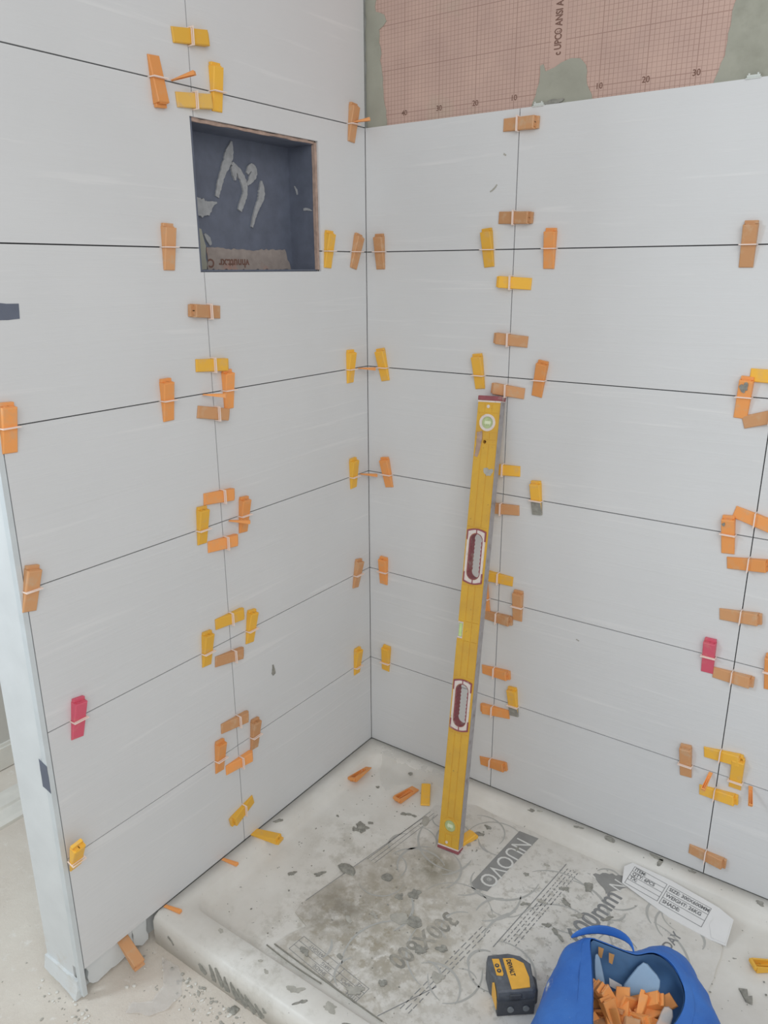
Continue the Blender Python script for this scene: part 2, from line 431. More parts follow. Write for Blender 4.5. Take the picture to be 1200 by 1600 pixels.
def tile(w, pts, cell, parent):
    u0, u1, v0, v1 = cell; g = 0.0012
    pts = [(min(max(u, u0 + g), u1 - g), min(max(v, v0 + g), v1 - g)) for u, v in pts]
    if w == 'L': f = lambda u, v, h: (-0.0085 + 0.0085 * h, u, v)
    else: f = lambda u, v, h: (u, 0.0085 * (1 - h), v)
    cu, cv = (u0 + u1) / 2, (v0 + v1) / 2
    return link('tile', prism('tile', pts, f), M['tile_left' if w == 'L' else 'tile_right'], parent)
rect = lambda u0, u1, v0, v1: [(u0, v0), (u1, v0), (u1, v1), (u0, v1)]
for k in range(8):
    a, b = ZE[k], ZE[k + 1]
    pa, pb = rect(YEND, YJ, a, b), rect(YJ, 0, a, b)
    if k == 4:
        pa = [(YEND, a), (YJ, a), (YJ, NZ0), (NY0, NZ0), (NY0, b), (YEND, b)]
        pb = [(YJ, a), (0, a), (0, b), (NY1, b), (NY1, NZ0), (YJ, NZ0)]
    if k == 5:
        pa = [(YEND, a), (NY0, a), (NY0, NZ1), (YJ, NZ1), (YJ, b), (YEND, b)]
        pb = [(YJ, NZ1), (NY1, NZ1), (NY1, a), (0, a), (0, b), (YJ, b)]
    tile('L', pa, (YEND, YJ, a, b), wall_left); tile('L', pb, (YJ, 0, a, b), wall_left)
# edge profile at the free end, kicked-out foot and the broken boards below the tiles
bm = bmesh.new(); add_box(bm, (-0.015, -1.0785, -0.068), (0.0008, -1.0682, 2.45))
link('edge_profile', from_bm('edge_profile', bm), M['bead'], wall_left)
ft = rough_outline([(-0.136, -0.03), (-0.013, -0.03), (-0.013, -0.078), (-0.05, -0.071), (-0.10, -0.066), (-0.136, -0.062)], 0.002, 0.012, 3)
bm = bmesh.new()
add_prism(bm, ft, lambda u, v, h: (u, -1.075 - 0.006 * h - max(0, -0.04 - v) * 0.25 * h, v))
link('skirting_lip', from_bm('skirting_lip', bm), M['paint'], wall_left)
for i, (y0, y1, x1) in enumerate(((-1.052, -0.935, -0.016), (-0.931, -0.893, -0.013))):
    pts = rough_outline([(y0, -0.004), (y1, -0.004), (y1, -0.072), (y0 + 0.02, -0.077), (y0, -0.06)], 0.0035, 0.012, 5 + i)
    link('backing_board', prism('backing_board', pts, lambda u, v, h, x1=x1: (-0.033 + (x1 + 0.033) * h, u, v)), M['paint'], wall_left)
link('backing_board', prism('backing_board', rough_outline([(-1.066, -0.004), (-1.056, -0.004), (-1.056, -0.055), (-1.066, -0.07)], 0.002, 0.01, 9),
     lambda u, v, h: (-0.033 + 0.008 * h, u, v)), M['mortar'], wall_left)

# niche: open box set in the wall
bm = bmesh.new(); t = 0.008
add_box(bm, (-0.103, NY0 + 0.001, NZ0 + 0.001), (-0.09, NY1 - 0.001, NZ1 - 0.001))
add_box(bm, (-0.09, NY0 + 0.001, NZ0 + 0.001), (-0.004, NY0 + t, NZ1 - 0.001)); add_box(bm, (-0.09, NY1 - t, NZ0 + 0.001), (-0.014, NY1 - 0.001, NZ1 - 0.001))
add_box(bm, (-0.09, NY0 + t, NZ0 + 0.001), (-0.010, NY1 - t, NZ0 + t * 0.6)); add_box(bm, (-0.09, NY0 + t, NZ1 - t), (-0.010, NY1 - t, NZ1 - 0.001))
niche = link('niche', from_bm('niche', bm), M['niche'], wall_left)
bm = bmesh.new()
add_prism(bm, rough_outline(rect(NY1 - 0.009, NY1 - 0.001, NZ0 + 0.004, NZ1 - 0.003), 0.0008, 0.02, 2), lambda u, v, h: (-0.0135 + 0.009 * h, u, v))
add_prism(bm, rough_outline(rect(NY0 + 0.004, NY1 - 0.009, NZ1 - 0.007, NZ1 - 0.001), 0.0012, 0.015, 4), lambda u, v, h: (-0.0095 + 0.004 * h, u, v))
link('cut_edge', from_bm('cut_edge', bm), M['niche_edge'], niche)
back = lambda u, v, h: (-0.0905 + 0.003 * h, u, v)
link('board_strip', prism('board_strip', rough_outline([(-0.486, 1.459), (-0.206, 1.459), (-0.226, 1.507), (-0.36, 1.503), (-0.486, 1.507)], 0.0022, 0.008, 8), back), M['niche_strip'], niche)
link('thinset_smear', prism('thinset_smear', rough_outline([(-0.579, 1.46), (-0.49, 1.46), (-0.488, 1.51), (-0.498, 1.545), (-0.53, 1.556), (-0.579, 1.556)], 0.003, 0.012, 12), back), M['thinset_grey'], niche)
def stroke(pts, widths, seed):
    """tapered trowel stroke outline along a smooth path"""
    rr = random.Random(seed); a = []; b = []; P_ = []
    def cr(p0, p1, p2, p3, t): return .5 * (2 * p1 + (p2 - p0) * t + (2 * p0 - 5 * p1 + 4 * p2 - p3) * t * t + (3 * p1 - p0 - 3 * p2 + p3) * t ** 3)
    m = len(pts); g = lambda i: min(m - 1, max(0, i))
    for i in range(m - 1):
        for j in range(6):
            t = j / 6
            P_.append((*(cr(*[pts[g(i + d)][c_] for d in (-1, 0, 1, 2)], t) for c_ in (0, 1)), max(.0015, cr(*[widths[g(i + d)] for d in (-1, 0, 1, 2)], t))))
    P_.append((*pts[-1], widths[-1])); n = len(P_)
    for i, (x, y, w) in enumerate(P_):
        q0, q1 = Vector((*P_[max(0, i - 1)][:2], 0)), Vector((*P_[min(n - 1, i + 1)][:2], 0))
        nn = Vector((-(q1 - q0).y, (q1 - q0).x, 0)).normalized()
        w1, w2 = w * (1 + rr.uniform(-.14, .14)) / 2, w * (1 + rr.uniform(-.14, .14)) / 2
        a.append((x + nn.x * w1, y + nn.y * w1)); b.append((x - nn.x * w2, y - nn.y * w2))
    return a + b[::-1]
for i, (pts, w) in enumerate((
    ([(-0.390, 1.735), (-0.398, 1.712), (-0.408, 1.690), (-0.424, 1.665), (-0.436, 1.638), (-0.445, 1.615)], [.004, .022, .022, .016, .014, .010]),
    ([(-0.393, 1.690), (-0.372, 1.672), (-0.358, 1.650), (-0.357, 1.628), (-0.368, 1.607), (-0.377, 1.590)], [.008, .016, .018, .014, .014, .012]),
    ([(-0.391, 1.684), (-0.388, 1.668), (-0.386, 1.654)], [.012, .013, .004]),
    ([(-0.348, 1.648), (-0.332, 1.662), (-0.322, 1.678), (-0.334, 1.686), (-0.345, 1.672)], [.006, .016, .02, .016, .008]),
    ([(-0.300, 1.660), (-0.300, 1.640), (-0.304, 1.622), (-0.318, 1.600), (-0.330, 1.578), (-0.340, 1.555)], [.004, .018, .018, .012, .010, .006]),
    ([(-0.535, 1.602), (-0.505, 1.592), (-0.482, 1.590), (-0.466, 1.598), (-0.448, 1.603)], [.006, .036, .034, .014, .003]),
    ([(-0.490, 1.535), (-0.480, 1.525), (-0.474, 1.512)], [.005, .012, .006]))):
    link('thinset_smear', prism('thinset_smear', stroke(pts, w, i), lambda u, v, h, i=i: (-0.0902 + (0.004 + 0.0006 * (i % 3)) * h, u, v)), M['thinset'], niche)
side = lambda u, v, h: (u, NY1 - t + 0.0005 - 0.002 * h, v)
link('thinset_smear', prism('thinset_smear', stroke([(-0.072, 1.655), (-0.066, 1.645), (-0.064, 1.635)], [.002, .005, .003], 3), side), M['thinset'], niche)
link('thinset_smear', prism('thinset_smear', stroke([(-0.045, 1.600), (-0.032, 1.600), (-0.018, 1.596)], [.006, .006, .002], 4), side), M['thinset'], niche)
fl = Flat(); fl.text('vhnutt.xr  C', 0.026, frame((-0.0870, -0.42, 1.474), (0, -1, 0), (0, 0, -1)), sx=1.0, bold=0.0008)
fl.build('upside_down_print', M['print_brown'], niche)
# dried drip on the tiles and a chip of mortar by the joint
link('mortar_splat', prism('mortar_splat', stroke([(-0.437, 0.462), (-0.436, 0.452), (-0.436, 0.440), (-0.434, 0.433)], [.003, .006, .013, .009], 2), lambda u, v, h: (0.0025 * h, u, v)), M['mortar'], wall_left)

wall_right = tag(link('wall_right', box_mesh('wall_right', (-0.011, 0.0115, -0.08), (1.7, 0.13, 2.45)), M['board']), kind='structure')
link('joint_bed', box_mesh('joint_bed', (0.0, 0.0085, 0.0), (1.66, 0.0112, ZE[6] - 0.004)), M['joint'], wall_right)
link('waterproof_membrane', box_mesh('waterproof_membrane', (0.0, 0.0098, ZE[6] - 0.003), (1.66, 0.0114, 2.45)), M['membrane'], wall_right)
XR = [0.0, XJ1, XJ2, 1.64]
for k in range(6):
    for i in range(3):
        c_ = (XR[i], XR[i + 1], ZE[k], ZE[k + 1]); tile('R', rect(*c_), c_, wall_right)
fl = Flat()
for x, s_ in ((0.413, '10'), (0.314, '20'), (0.215, '30'), (0.115, '40'), (0.612, '10'), (0.711, '20'), (0.811, '30')):
    fl.text(s_, 0.0165, frame((x, 0.0094, 1.8275), (1, 0, 0), (0, 0, 1)), bold=0.0002)
fl.text('c UPC\u00ae ANSI A118', 0.0225, frame((0.5135, 0.0094, 1.899), (0, 0, 1), (-1, 0, 0)), align='LEFT', sx=0.68, bold=0.0005)
fl.build('membrane_print', M['print_brown'], wall_right)
mb = lambda u, v, h: (u, 0.0100 - 0.0022 * h, v)
for i, (pts, amp) in enumerate((
    ([(0.001, ZE[6] - 0.002), (0.062, ZE[6] - 0.002), (0.060, 1.84), (0.052, 1.885), (0.046, 1.94), (0.040, 2.02), (0.062, 2.035), (0.055, 2.05), (0.03, 2.06), (0.03, 2.45), (0.001, 2.45)], 0.003),
    ([(0.458, ZE[6] - 0.002), (0.600, ZE[6] - 0.002), (0.585, 1.835), (0.580, 1.872), (0.567, 1.886), (0.545, 1.889), (0.525, 1.884), (0.508, 1.876), (0.488, 1.871), (0.482, 1.886), (0.475, 1.884), (0.474, 1.85), (0.467, 1.825)], 0.0022),
    ([(0.845, ZE[6] - 0.002), (1.66, ZE[6] - 0.002), (1.66, 2.45), (0.875, 2.45), (0.872, 1.96), (0.866, 1.90), (0.862, 1.85)], 0.0025))):
    link('sealant_patch', prism('sealant_patch', rough_outline(pts, amp, 0.012, 20 + i), mb), M['thinset_grey'], wall_right)
link('mortar_splat', prism('mortar_splat', splat_pts(0.512, ZE[6] + 0.004, 0.022, 0.005, 0.05, 4), lambda u, v, h: (u, 0.010 - 0.006 * h, v)), M['mortar'], wall_right)

for pts, w in (([(.398, 1.712), (.404, 1.708)], [.004, .003]), ([(.366, 1.632), (.376, 1.638), (.384, 1.647)], [.003, .004, .003]), ([(.352, 1.178), (.366, 1.176)], [.003, .002]), ([(.66, .545), (.668, .542)], [.003, .003])):
    link('mortar_splat', prism('mortar_splat', stroke(pts, w, 3), lambda u, v, h: (u, .0002 - .0008 * h, v)), M['mortar_pale'], wall_right)

# far room seen past the free end of the wall
wb = tag(link('wall_back', box_mesh('wall_back', (-1.06, -2.6, -0.08), (-0.955, 0.05, 2.45)), M['wall_far']), kind='structure')
bm = bmesh.new(); add_box(bm, (-0.955, -2.6, -0.077), (-0.940, 0.05, -0.004)); add_box(bm, (-0.955, -2.6, -0.004), (-0.947, 0.05, 0.006))
tag(link('baseboard_back', from_bm('baseboard_back', bm), M['white']), kind='structure')
prof = [(-0.802, -0.08), (-0.802, -0.052), (-0.735, -0.052), (-0.732, -0.060), (-0.690, -0.064), (-0.677, -0.070), (-0.677, -0.08)]
tag(link('casing_board', prism('casing_board', prof, lambda u, v, h: (u, -2.2 + 1.75 * h, v)), M['white']),
    'white stepped casing board lying on the dusty floor beyond the wall end', 'board')

# ------------------------------------------------------------------ shower base
def rrect(x0, x1, y0, y1, r, k=5):
    out = []
    for cx, cy, a0 in ((x1 - r, y1 - r, 0), (x0 + r, y1 - r, 90), (x0 + r, y0 + r, 180), (x1 - r, y0 + r, 270)):
        for i in range(k + 1):
            a = math.radians(a0 + 90 * i / k); out.append((cx + r * math.cos(a), cy + r * math.sin(a)))
    return out
BX0, BX1, BY0, BY1 = 0.0006, 1.56, -0.886, -0.0006
ZP = -0.033
lv = [(0, 0, 0, 0, .004, -.0795), (0, 0, 0, 0, .004, -.017), (.0004, .003, .004, .0004, .006, -.0055), (.0008, .01, .012, .0008, .012, -.0002),
      (.044, .06, .074, .046, .045, -.0004), (.050, .066, .080, .051, .046, -.0065), (.058, .074, .088, .059, .046, -.024), (.067, .083, .098, .068, .046, -.0315), (.080, .096, .112, .080, .046, ZP)]
bm = bmesh.new(); rings = []
for l0, r0, f0, b0, rad, z in lv:
    rings.append([bm.verts.new((x, y, z)) for x, y in rrect(BX0 + l0, BX1 - r0, BY0 + f0, BY1 - b0, rad)])
for a, b in zip(rings, rings[1:]):
    n = len(a)
    for i in range(n): bm.faces.new([a[i], a[(i + 1) % n], b[(i + 1) % n], b[i]])
bm.faces.new(rings[-1]); bm.faces.new(rings[0][::-1])
base_me = from_bm('shower_base', bm, True)
base = tag(link('shower_base', base_me, M['acrylic']), 'low white shower base under dust and mortar splashes in the tiled corner', 'shower base')
def on_base(name, pts, z, h, mat='mortar', parent=None):
    rr = random.Random(len(pts) + int(pts[0][0] * 999))
    return link(name, prism(name, pts, lambda u, v, k: (u, v, z + h * k)), M[mat], parent or base)
ledge_splats = [(0.801, -0.016, .016, .009, -.3, .1), (0.925, -0.012, .016, .006, -.2, .3), (0.936, -0.026, .006, .014, .1, .25), (0.715, -0.020, .012, .004, .3, .3),
                (1.012, -0.010, .008, .005, 0, .4), (1.173, -0.023, .009, .007, 0, .3), (0.581, -0.030, .009, .005, .2, .5), (0.023, -0.47, .012, .006, 1.0, .4),
                (0.60, -0.02, .006, .003, .4, .4), (0.41, -0.84, .018, .007, .6, .5), (0.498, -0.83, .014, .010, .2, .4), (0.33, -0.843, .006, .004, 0, .4), (0.168, -0.823, .006, .005, .2, .4),
                (0.44, -0.855, .012, .004, .9, .5), (0.55, -0.85, .022, .012, .4, .4), (0.30, -0.83, .005, .003, .4, .4)]
for i, (x, y, a, b, r, j) in enumerate(ledge_splats): on_base('mortar_splat', splat_pts(x, y, a, b, r, i, 14, j), -0.0010, 0.0020, 'mortar_pale' if i in (8, 9, 10, 11, 12, 15) else 'mortar')
pan_splats = [(0.205, -0.328, .016, .016, .2, .45), (0.195, -0.345, .009, .007, .2, .4), (0.215, -0.300, .008, .004, .6, .4), (0.276, -0.212, .014, .005, .3, .5), (0.30, -0.205, .006, .004, .3, .5),
              (0.16, -0.57, .009, .006, 1, .5), (0.14, -0.16, .005, .004, 0, .4), (0.12, -0.33, .004, .003, 0, .4), (0.235, -0.15, .006, .009, .4, .4), 
              (0.22, -0.53, .012, .006, .9, .5)]
for i, (x, y, a, b, r, j) in enumerate(pan_splats): on_base('mortar_splat', splat_pts(x, y, a, b, r, 40 + i, 16, j), ZP - 0.0006, 0.003)
# notched-trowel smears on the outside face of the base
fr_ = lambda u, v, h: (u, BY0 + 0.0006 - 0.0022 * h, v)
for i, (pts, w) in enumerate((
    ([(0.160, -0.045), (0.170, -0.055), (0.182, -0.062)], [.006, .016, .010]),
    ([(0.196, -0.026), (0.202, -0.042), (0.206, -0.058), (0.207, -0.066)], [.004, .011, .013, .012]),
    ([(0.216, -0.022), (0.222, -0.036), (0.229, -0.052), (0.233, -0.066)], [.006, .012, .014, .008]),
    ([(0.243, -0.030), (0.246, -0.05), (0.25, -0.068)], [.003, .012, .014]),
    ([(0.262, -0.033), (0.270, -0.05), (0.283, -0.069)], [.003, .014, .020]),
    ([(0.283, -0.038), (0.294, -0.056), (0.31, -0.071)], [.003, .015, .020]),
    ([(0.305, -0.040), (0.318, -0.058), (0.335, -0.072)], [.003, .015, .018]),
    ([(0.335, -0.046), (0.345, -0.060), (0.356, -0.072)], [.003, .012, .016]),
    ([(0.358, -0.042), (0.364, -0.052)], [.003, .010]), ([(0.055, -0.03), (0.066, -0.036), (0.074, -0.045)], [.006, .005, .003]))):
    link('mortar_smear', prism('mortar_smear', stroke(pts, w, i + 60), fr_), M['mortar'], base)
# peeled protective film in the back corner
def film(name, pts, mat, parent=None, amp=0.004, z=lambda x, y: 0.0, seed=0, sub=4):
    bm = bmesh.new(); vv = [bm.verts.new((x, y, 0)) for x, y in pts]; bm.faces.new(vv)
    bmesh.ops.triangulate(bm, faces=bm.faces); bmesh.ops.subdivide_edges(bm, edges=bm.edges, cuts=sub, use_grid_fill=True)
    for v in bm.verts:
        v.co.z = z(v.co.x, v.co.y) + amp * abs(noise.noise(Vector((v.co.x * 28 + seed, v.co.y * 28, seed))))
    return link(name, from_bm(name, bm, True), M[mat], parent)
def zbase(x, y):
    d = min(x - BX0, BY1 - y)
    return -0.001 if d < 0.05 else (-0.001 - (d - 0.05) * 1.6 if d < 0.069 else ZP + 0.0015)
film('protective_film', rough_outline([(0.055, -0.02), (0.30, -0.025), (0.37, -0.04), (0.35, -0.075), (0.27, -0.062), (0.20, -0.10), (0.17, -0.16), (0.12, -0.12), (0.085, -0.06)], 0.008, 0.03, 6), 'film_clear', base, 0.006, zbase, 3)

# ------------------------------------------------------------------ cardboard
CZ = -0.0292
card_pts = [(0.424, -0.066), (0.52, -0.074), (0.62, -0.075), (0.718, -0.078), (0.86, -0.080), (1.00, -0.082), (1.09, -0.10), (1.125, -0.18), (1.128, -0.276), (1.118, -0.50), (1.09, -0.772), (0.80, -0.776),
            (0.579, -0.772), (0.275, -0.757), (0.284, -0.718), (0.302, -0.678), (0.252, -0.662), (0.25, -0.615), (0.29, -0.42), (0.327, -0.197), (0.328, -0.133)]
card = link('cardboard_sheet', prism('cardboard_sheet', rough_outline(card_pts, 0.0012, 0.03, 31), lambda u, v, h: (u, v, ZP - 0.0002 + (CZ - ZP) * h)), M['card'])
tag(card, 'flattened white printed tile carton, wet mortar stained, covering the shower base', 'cardboard')
fp = [(.862, -.078, -.0135), (.878, -.060, -.009), (.975, -.068, -.008), (1.06, -.083, -.008), (1.095, -.09, -.010), (1.131, -.105, -.014), (1.131, -.172, -.0265), (1.095, -.172, -.0268), (1.0, -.160, -.027), (.872, -.122, -.0268)]
FX, FY, FZ = .879, -.1145, -.0208
fp = [(x, y, FZ + .298 * (y - FY + .158 * (x - FX))) for x, y, z in fp]
bm = bmesh.new()
lo = [bm.verts.new((x, y, z - 0.0016)) for x, y, z in fp]; hi = [bm.verts.new(p_) for p_ in fp]
bm.faces.new(hi); bm.faces.new(lo[::-1])
for i in range(len(fp)): bm.faces.new([lo[i], lo[(i + 1) % len(fp)], hi[(i + 1) % len(fp)], hi[i]])
flap = link('label_flap', from_bm('label_flap', bm), M['card_clean'], card)
fl = Flat(); fm = frame((FX, FY, FZ), (.196, -.031, 0.0), (.008, .0507, .0152)); fm = Matrix.Translation((0, 0, 0.0006)) @ fm
lw = 0.0011
def block(fl, x0, x1, y0, y1, rows, fm):
    for i in range(rows + 1): fl.line((x0, y0 + (y1 - y0) * i / rows), (x1, y0 + (y1 - y0) * i / rows), lw, 0, fm)
    for x in (x0, x1): fl.line((x, y0), (x, y1), lw, 0, fm)
block(fl, 0.000, 0.086, -0.006, 0.048, 4, fm); block(fl, 0.092, 0.196, -0.008, 0.048, 3, fm)
for i, s_ in enumerate(('ITEM:', 'QTY: 6PCS', 'TX:')): fl.text(s_, 0.0125, fm @ Matrix.Translation((0.004, 0.0415 - 0.0135 * i, 0)), align='LEFT', bold=0.00035)
for i, s_ in enumerate(('SIZE: 300X600MM', 'WEIGHT: 26KG', 'SHADE:')): fl.text(s_, 0.0130, fm @ Matrix.Translation((0.096, 0.039 - 0.0187 * i, 0)), align='LEFT', bold=0.00035)
fl.build('label_print', M['print_dark'], flap)
link('flap_corner', prism('flap_corner', [(1.092, -.118), (1.128, -.118), (1.128, -.168), (1.098, -.168), (1.086, -.14)], lambda u, v, h: (u, v, FZ + .298 * (v - FY + .158 * (u - FX)) + 0.0004 + 0.0012 * h)), M['card_clean'], flap)

fl = Flat(); z0 = CZ + 0.0003
fl.quad([(.631, -.090, z0), (.575, -.093, z0), (.5575, -.335, z0), (.572, -.348, z0), (.604, -.338, z0)])
fl.build('printed_band', M['ink_band'], card)
def rowtext(fl, body, start, xdir, L, size, z, **kw):
    """text fitted to length L from start along xdir, flat on the card"""
    vv, ff = text_verts(body, size, align='LEFT', **kw)
    w = max(v.x for v in vv); x = Vector((*xdir, 0)).normalized(); y = Vector((0, 0, 1)).cross(x)
    fl.add([Vector((v.x * L / w, v.y, 0)) for v in vv], ff, frame((*start, z), x, y))
fl = Flat(); rowtext(fl, 'NUOVO', (.602, -.118), (-.075, -1), .205, .064, CZ + 0.0006)
m_ = frame((.5885, -.300, CZ + 0.0006), (-.05, -1, 0), (1, -.05, 0)); fl.text('\u00ae', 0.016, m_)
fl.build('band_lettering', M['ink_white'], card)
fl = Flat(); rowtext(fl, 'N', (.868, -.115), (-.25, -1), .032, .05, CZ + 0.0009); fl.build('band_lettering', M['ink_white'], card)
fl = Flat()
rowtext(fl, '300X600', (.572, -.452), (-.22, -1), .20, .062, CZ + 0.0003, bold=0.0012); fl.build('size_lettering', M['ink_worn'], card)
fl = Flat(); rowtext(fl, '600mm', (.838, -.355), (.15, 1), .195, .070, CZ + 0.0003, bold=0.0012); fl.build('size_lettering', M['ink'], card)
fl = Flat(); rowtext(fl, 'DAY', (1.020, -.255), (.2, 1), .06, .03, CZ + 0.0003, bold=0.0006); fl.build('size_lettering', M['ink'], card)
link('torn_dark_patch', prism('torn_dark_patch', rough_outline([(.800, -.132), (.826, -.108), (.872, -.092), (.888, -.098), (.884, -.128), (.868, -.150), (.850, -.176), (.838, -.160)], .003, .008, 15), lambda u, v, h: (u, v, CZ + 0.0001 + 0.0006 * h)), M['ink_band'], card)
fl = Flat(); zz = CZ + 0.0002
for k in range(3): fl.line((.330 + .012 * k, -.165), (.292 + .012 * k, -.42), .0014, zz)
fl.line((.73, -.136), (.693, -.478), .0022, zz); fl.line((.327, -.2), (.25, -.62), .0016, zz); fl.line((.64, -.64), (.575, -.77), .002, zz)
for k in range(4):                                                   # rows of small print beside the fold
    y = -.15
    while y > -.44:
        L = R.uniform(.004, .016); fl.line((.741 + .009 * k + (y + .136) * .11, y), (.741 + .009 * k + (y - L + .136) * .11, y - L), .0022, zz); y -= L + R.uniform(.003, .008)
for k in range(3):
    y = -.44
    while y > -.72:
        L = R.uniform(.006, .02); fl.line((.645 + .010 * k + (y + .44) * .14, y), (.645 + .010 * k + (y - L + .44) * .14, y - L), .002, zz); y -= L + R.uniform(.003, .009)
fm = frame((.523, -.728, zz), (-.207, .024, 0), (-.011, -.048, 0))
block(fl, 0, .208, 0, .046, 3, fm); fl.line((.075, 0), (.075, .046), lw, 0, fm)
for x, y, s_ in ((.004, .038, 'ITEM:'), (.004, .023, 'QTY: 6PCS'), (.006, .008, 'SIZE'), (.095, .038, 'SHADE:'), (.095, .023, '26KG'), (.13, .008, 'WEIGHT')):
    fl.text(s_, .0125, fm @ Matrix.Translation((x, y, 0)), align='LEFT')
fl.build('small_print', M['ink'], card)
fl = Flat(); RA = random.Random(5)
for i in range(64):
    x, y = RA.uniform(.34, 1.06), RA.uniform(-.74, -.12)
    r = RA.uniform(.03, .12); a = RA.uniform(0, 6.28); s_ = RA.uniform(.9, 2.6)
    r = min(r, x - .30, 1.09 - x, -.09 - y, y + .765)
    if r > .02: fl.arc((x, y), r, a, a + s_, RA.uniform(.003, .0075), zz + .00003 * (i % 4))
fl.build('printed_swirls', M['ink_pale'], card)
card_splats = [(0.472, -0.533, .021, .018, .3, .15), (0.506, -0.522, .019, .017, .3, .12), (0.372, -0.443, .014, .013, .1, .08), (0.340, -0.208, .010, .020, .35, .12), (0.482, -0.193, .014, .008, -.4, .3),
               (0.490, -0.168, .011, .008, .2, .25), (0.478, -0.215, .017, .007, -.7, .3), (0.497, -0.130, .010, .005, -.2, .3), (0.807, -0.179, .010, .017, .1, .25), (0.373, -0.606, .012, .006, -.6, .2),
               (0.433, -0.478, .009, .010, .3, .4), (0.46, -0.45, .013, .016, .4, .4), (0.415, -0.56, .010, .006, 0, .5), (0.60, -0.55, .013, .008, .2, .5), (0.56, -0.58, .015, .010, .6, .5), (0.63, -0.62, .016, .010, .2, .5),
               (0.42, -0.70, .007, .006, 0, .3), (0.70, -0.32, .010, .005, .5, .5), (0.73, -0.29, .009, .005, .2, .5), (0.78, -0.26, .012, .007, -.3, .5), (0.76, -0.22, .010, .006, .4, .5), (0.82, -0.28, .012, .006, .8, .5),
               (0.80, -0.36, .018, .005, -.6, .5), (0.77, -0.35, .009, .005, .2, .5), (0.65, -0.40, .008, .004, .2, .5), (0.60, -0.16, .005, .007, .2, .4), (0.66, -0.23, .007, .004, .5, .5), (0.69, -0.17, .006, .004, .1, .4),
               (0.88, -0.25, .012, .005, .9, .5), (0.345, -0.735, .012, .008, -.2, .4), (0.50, -0.75, .018, .010, .2, .5), (0.54, -0.70, .010, .007, .3, .4)]
for i, (x, y, a, b, r, j) in enumerate(card_splats): on_base('mortar_splat', splat_pts(x, y, a, b, r, 80 + i, 14, j), CZ - 0.0002, 0.0016 + 0.00013 * (i % 8), 'mortar' if i % 3 else 'mortar_pale', card)
# curled lower lip of the carton
bm = bmesh.new()
for k in range(2):
    p0, p1 = ((.275, -.760), (.590, -.774)) if k == 0 else ((.262, -.772), (.430, -.778))
    n = 14; ring = []
    for i in range(n + 1):
        t_ = i / n; x = p0[0] + (p1[0] - p0[0]) * t_; y = p0[1] + (p1[1] - p0[1]) * t_ - 0.004 * math.sin(t_ * 3.14)
        z = CZ + 0.0005 + 0.004 * math.sin(t_ * 3.14) * (1 if k == 0 else 0.4)
        ring.append([bm.verts.new(q_) for q_ in ((x, y + .0012, z - .0008), (x, y - .0012, z - .0008), (x, y - .0012, z + .0012), (x, y + .0012, z + .0012))])
    for a, b in zip(ring, ring[1:]):
        for i in range(4): bm.faces.new([a[i], a[(i + 1) % 4], b[(i + 1) % 4], b[i]])
    bm.faces.new(ring[0]); bm.faces.new(ring[-1])
link('torn_edge', from_bm('torn_edge', bm), M['card_edge'], card)

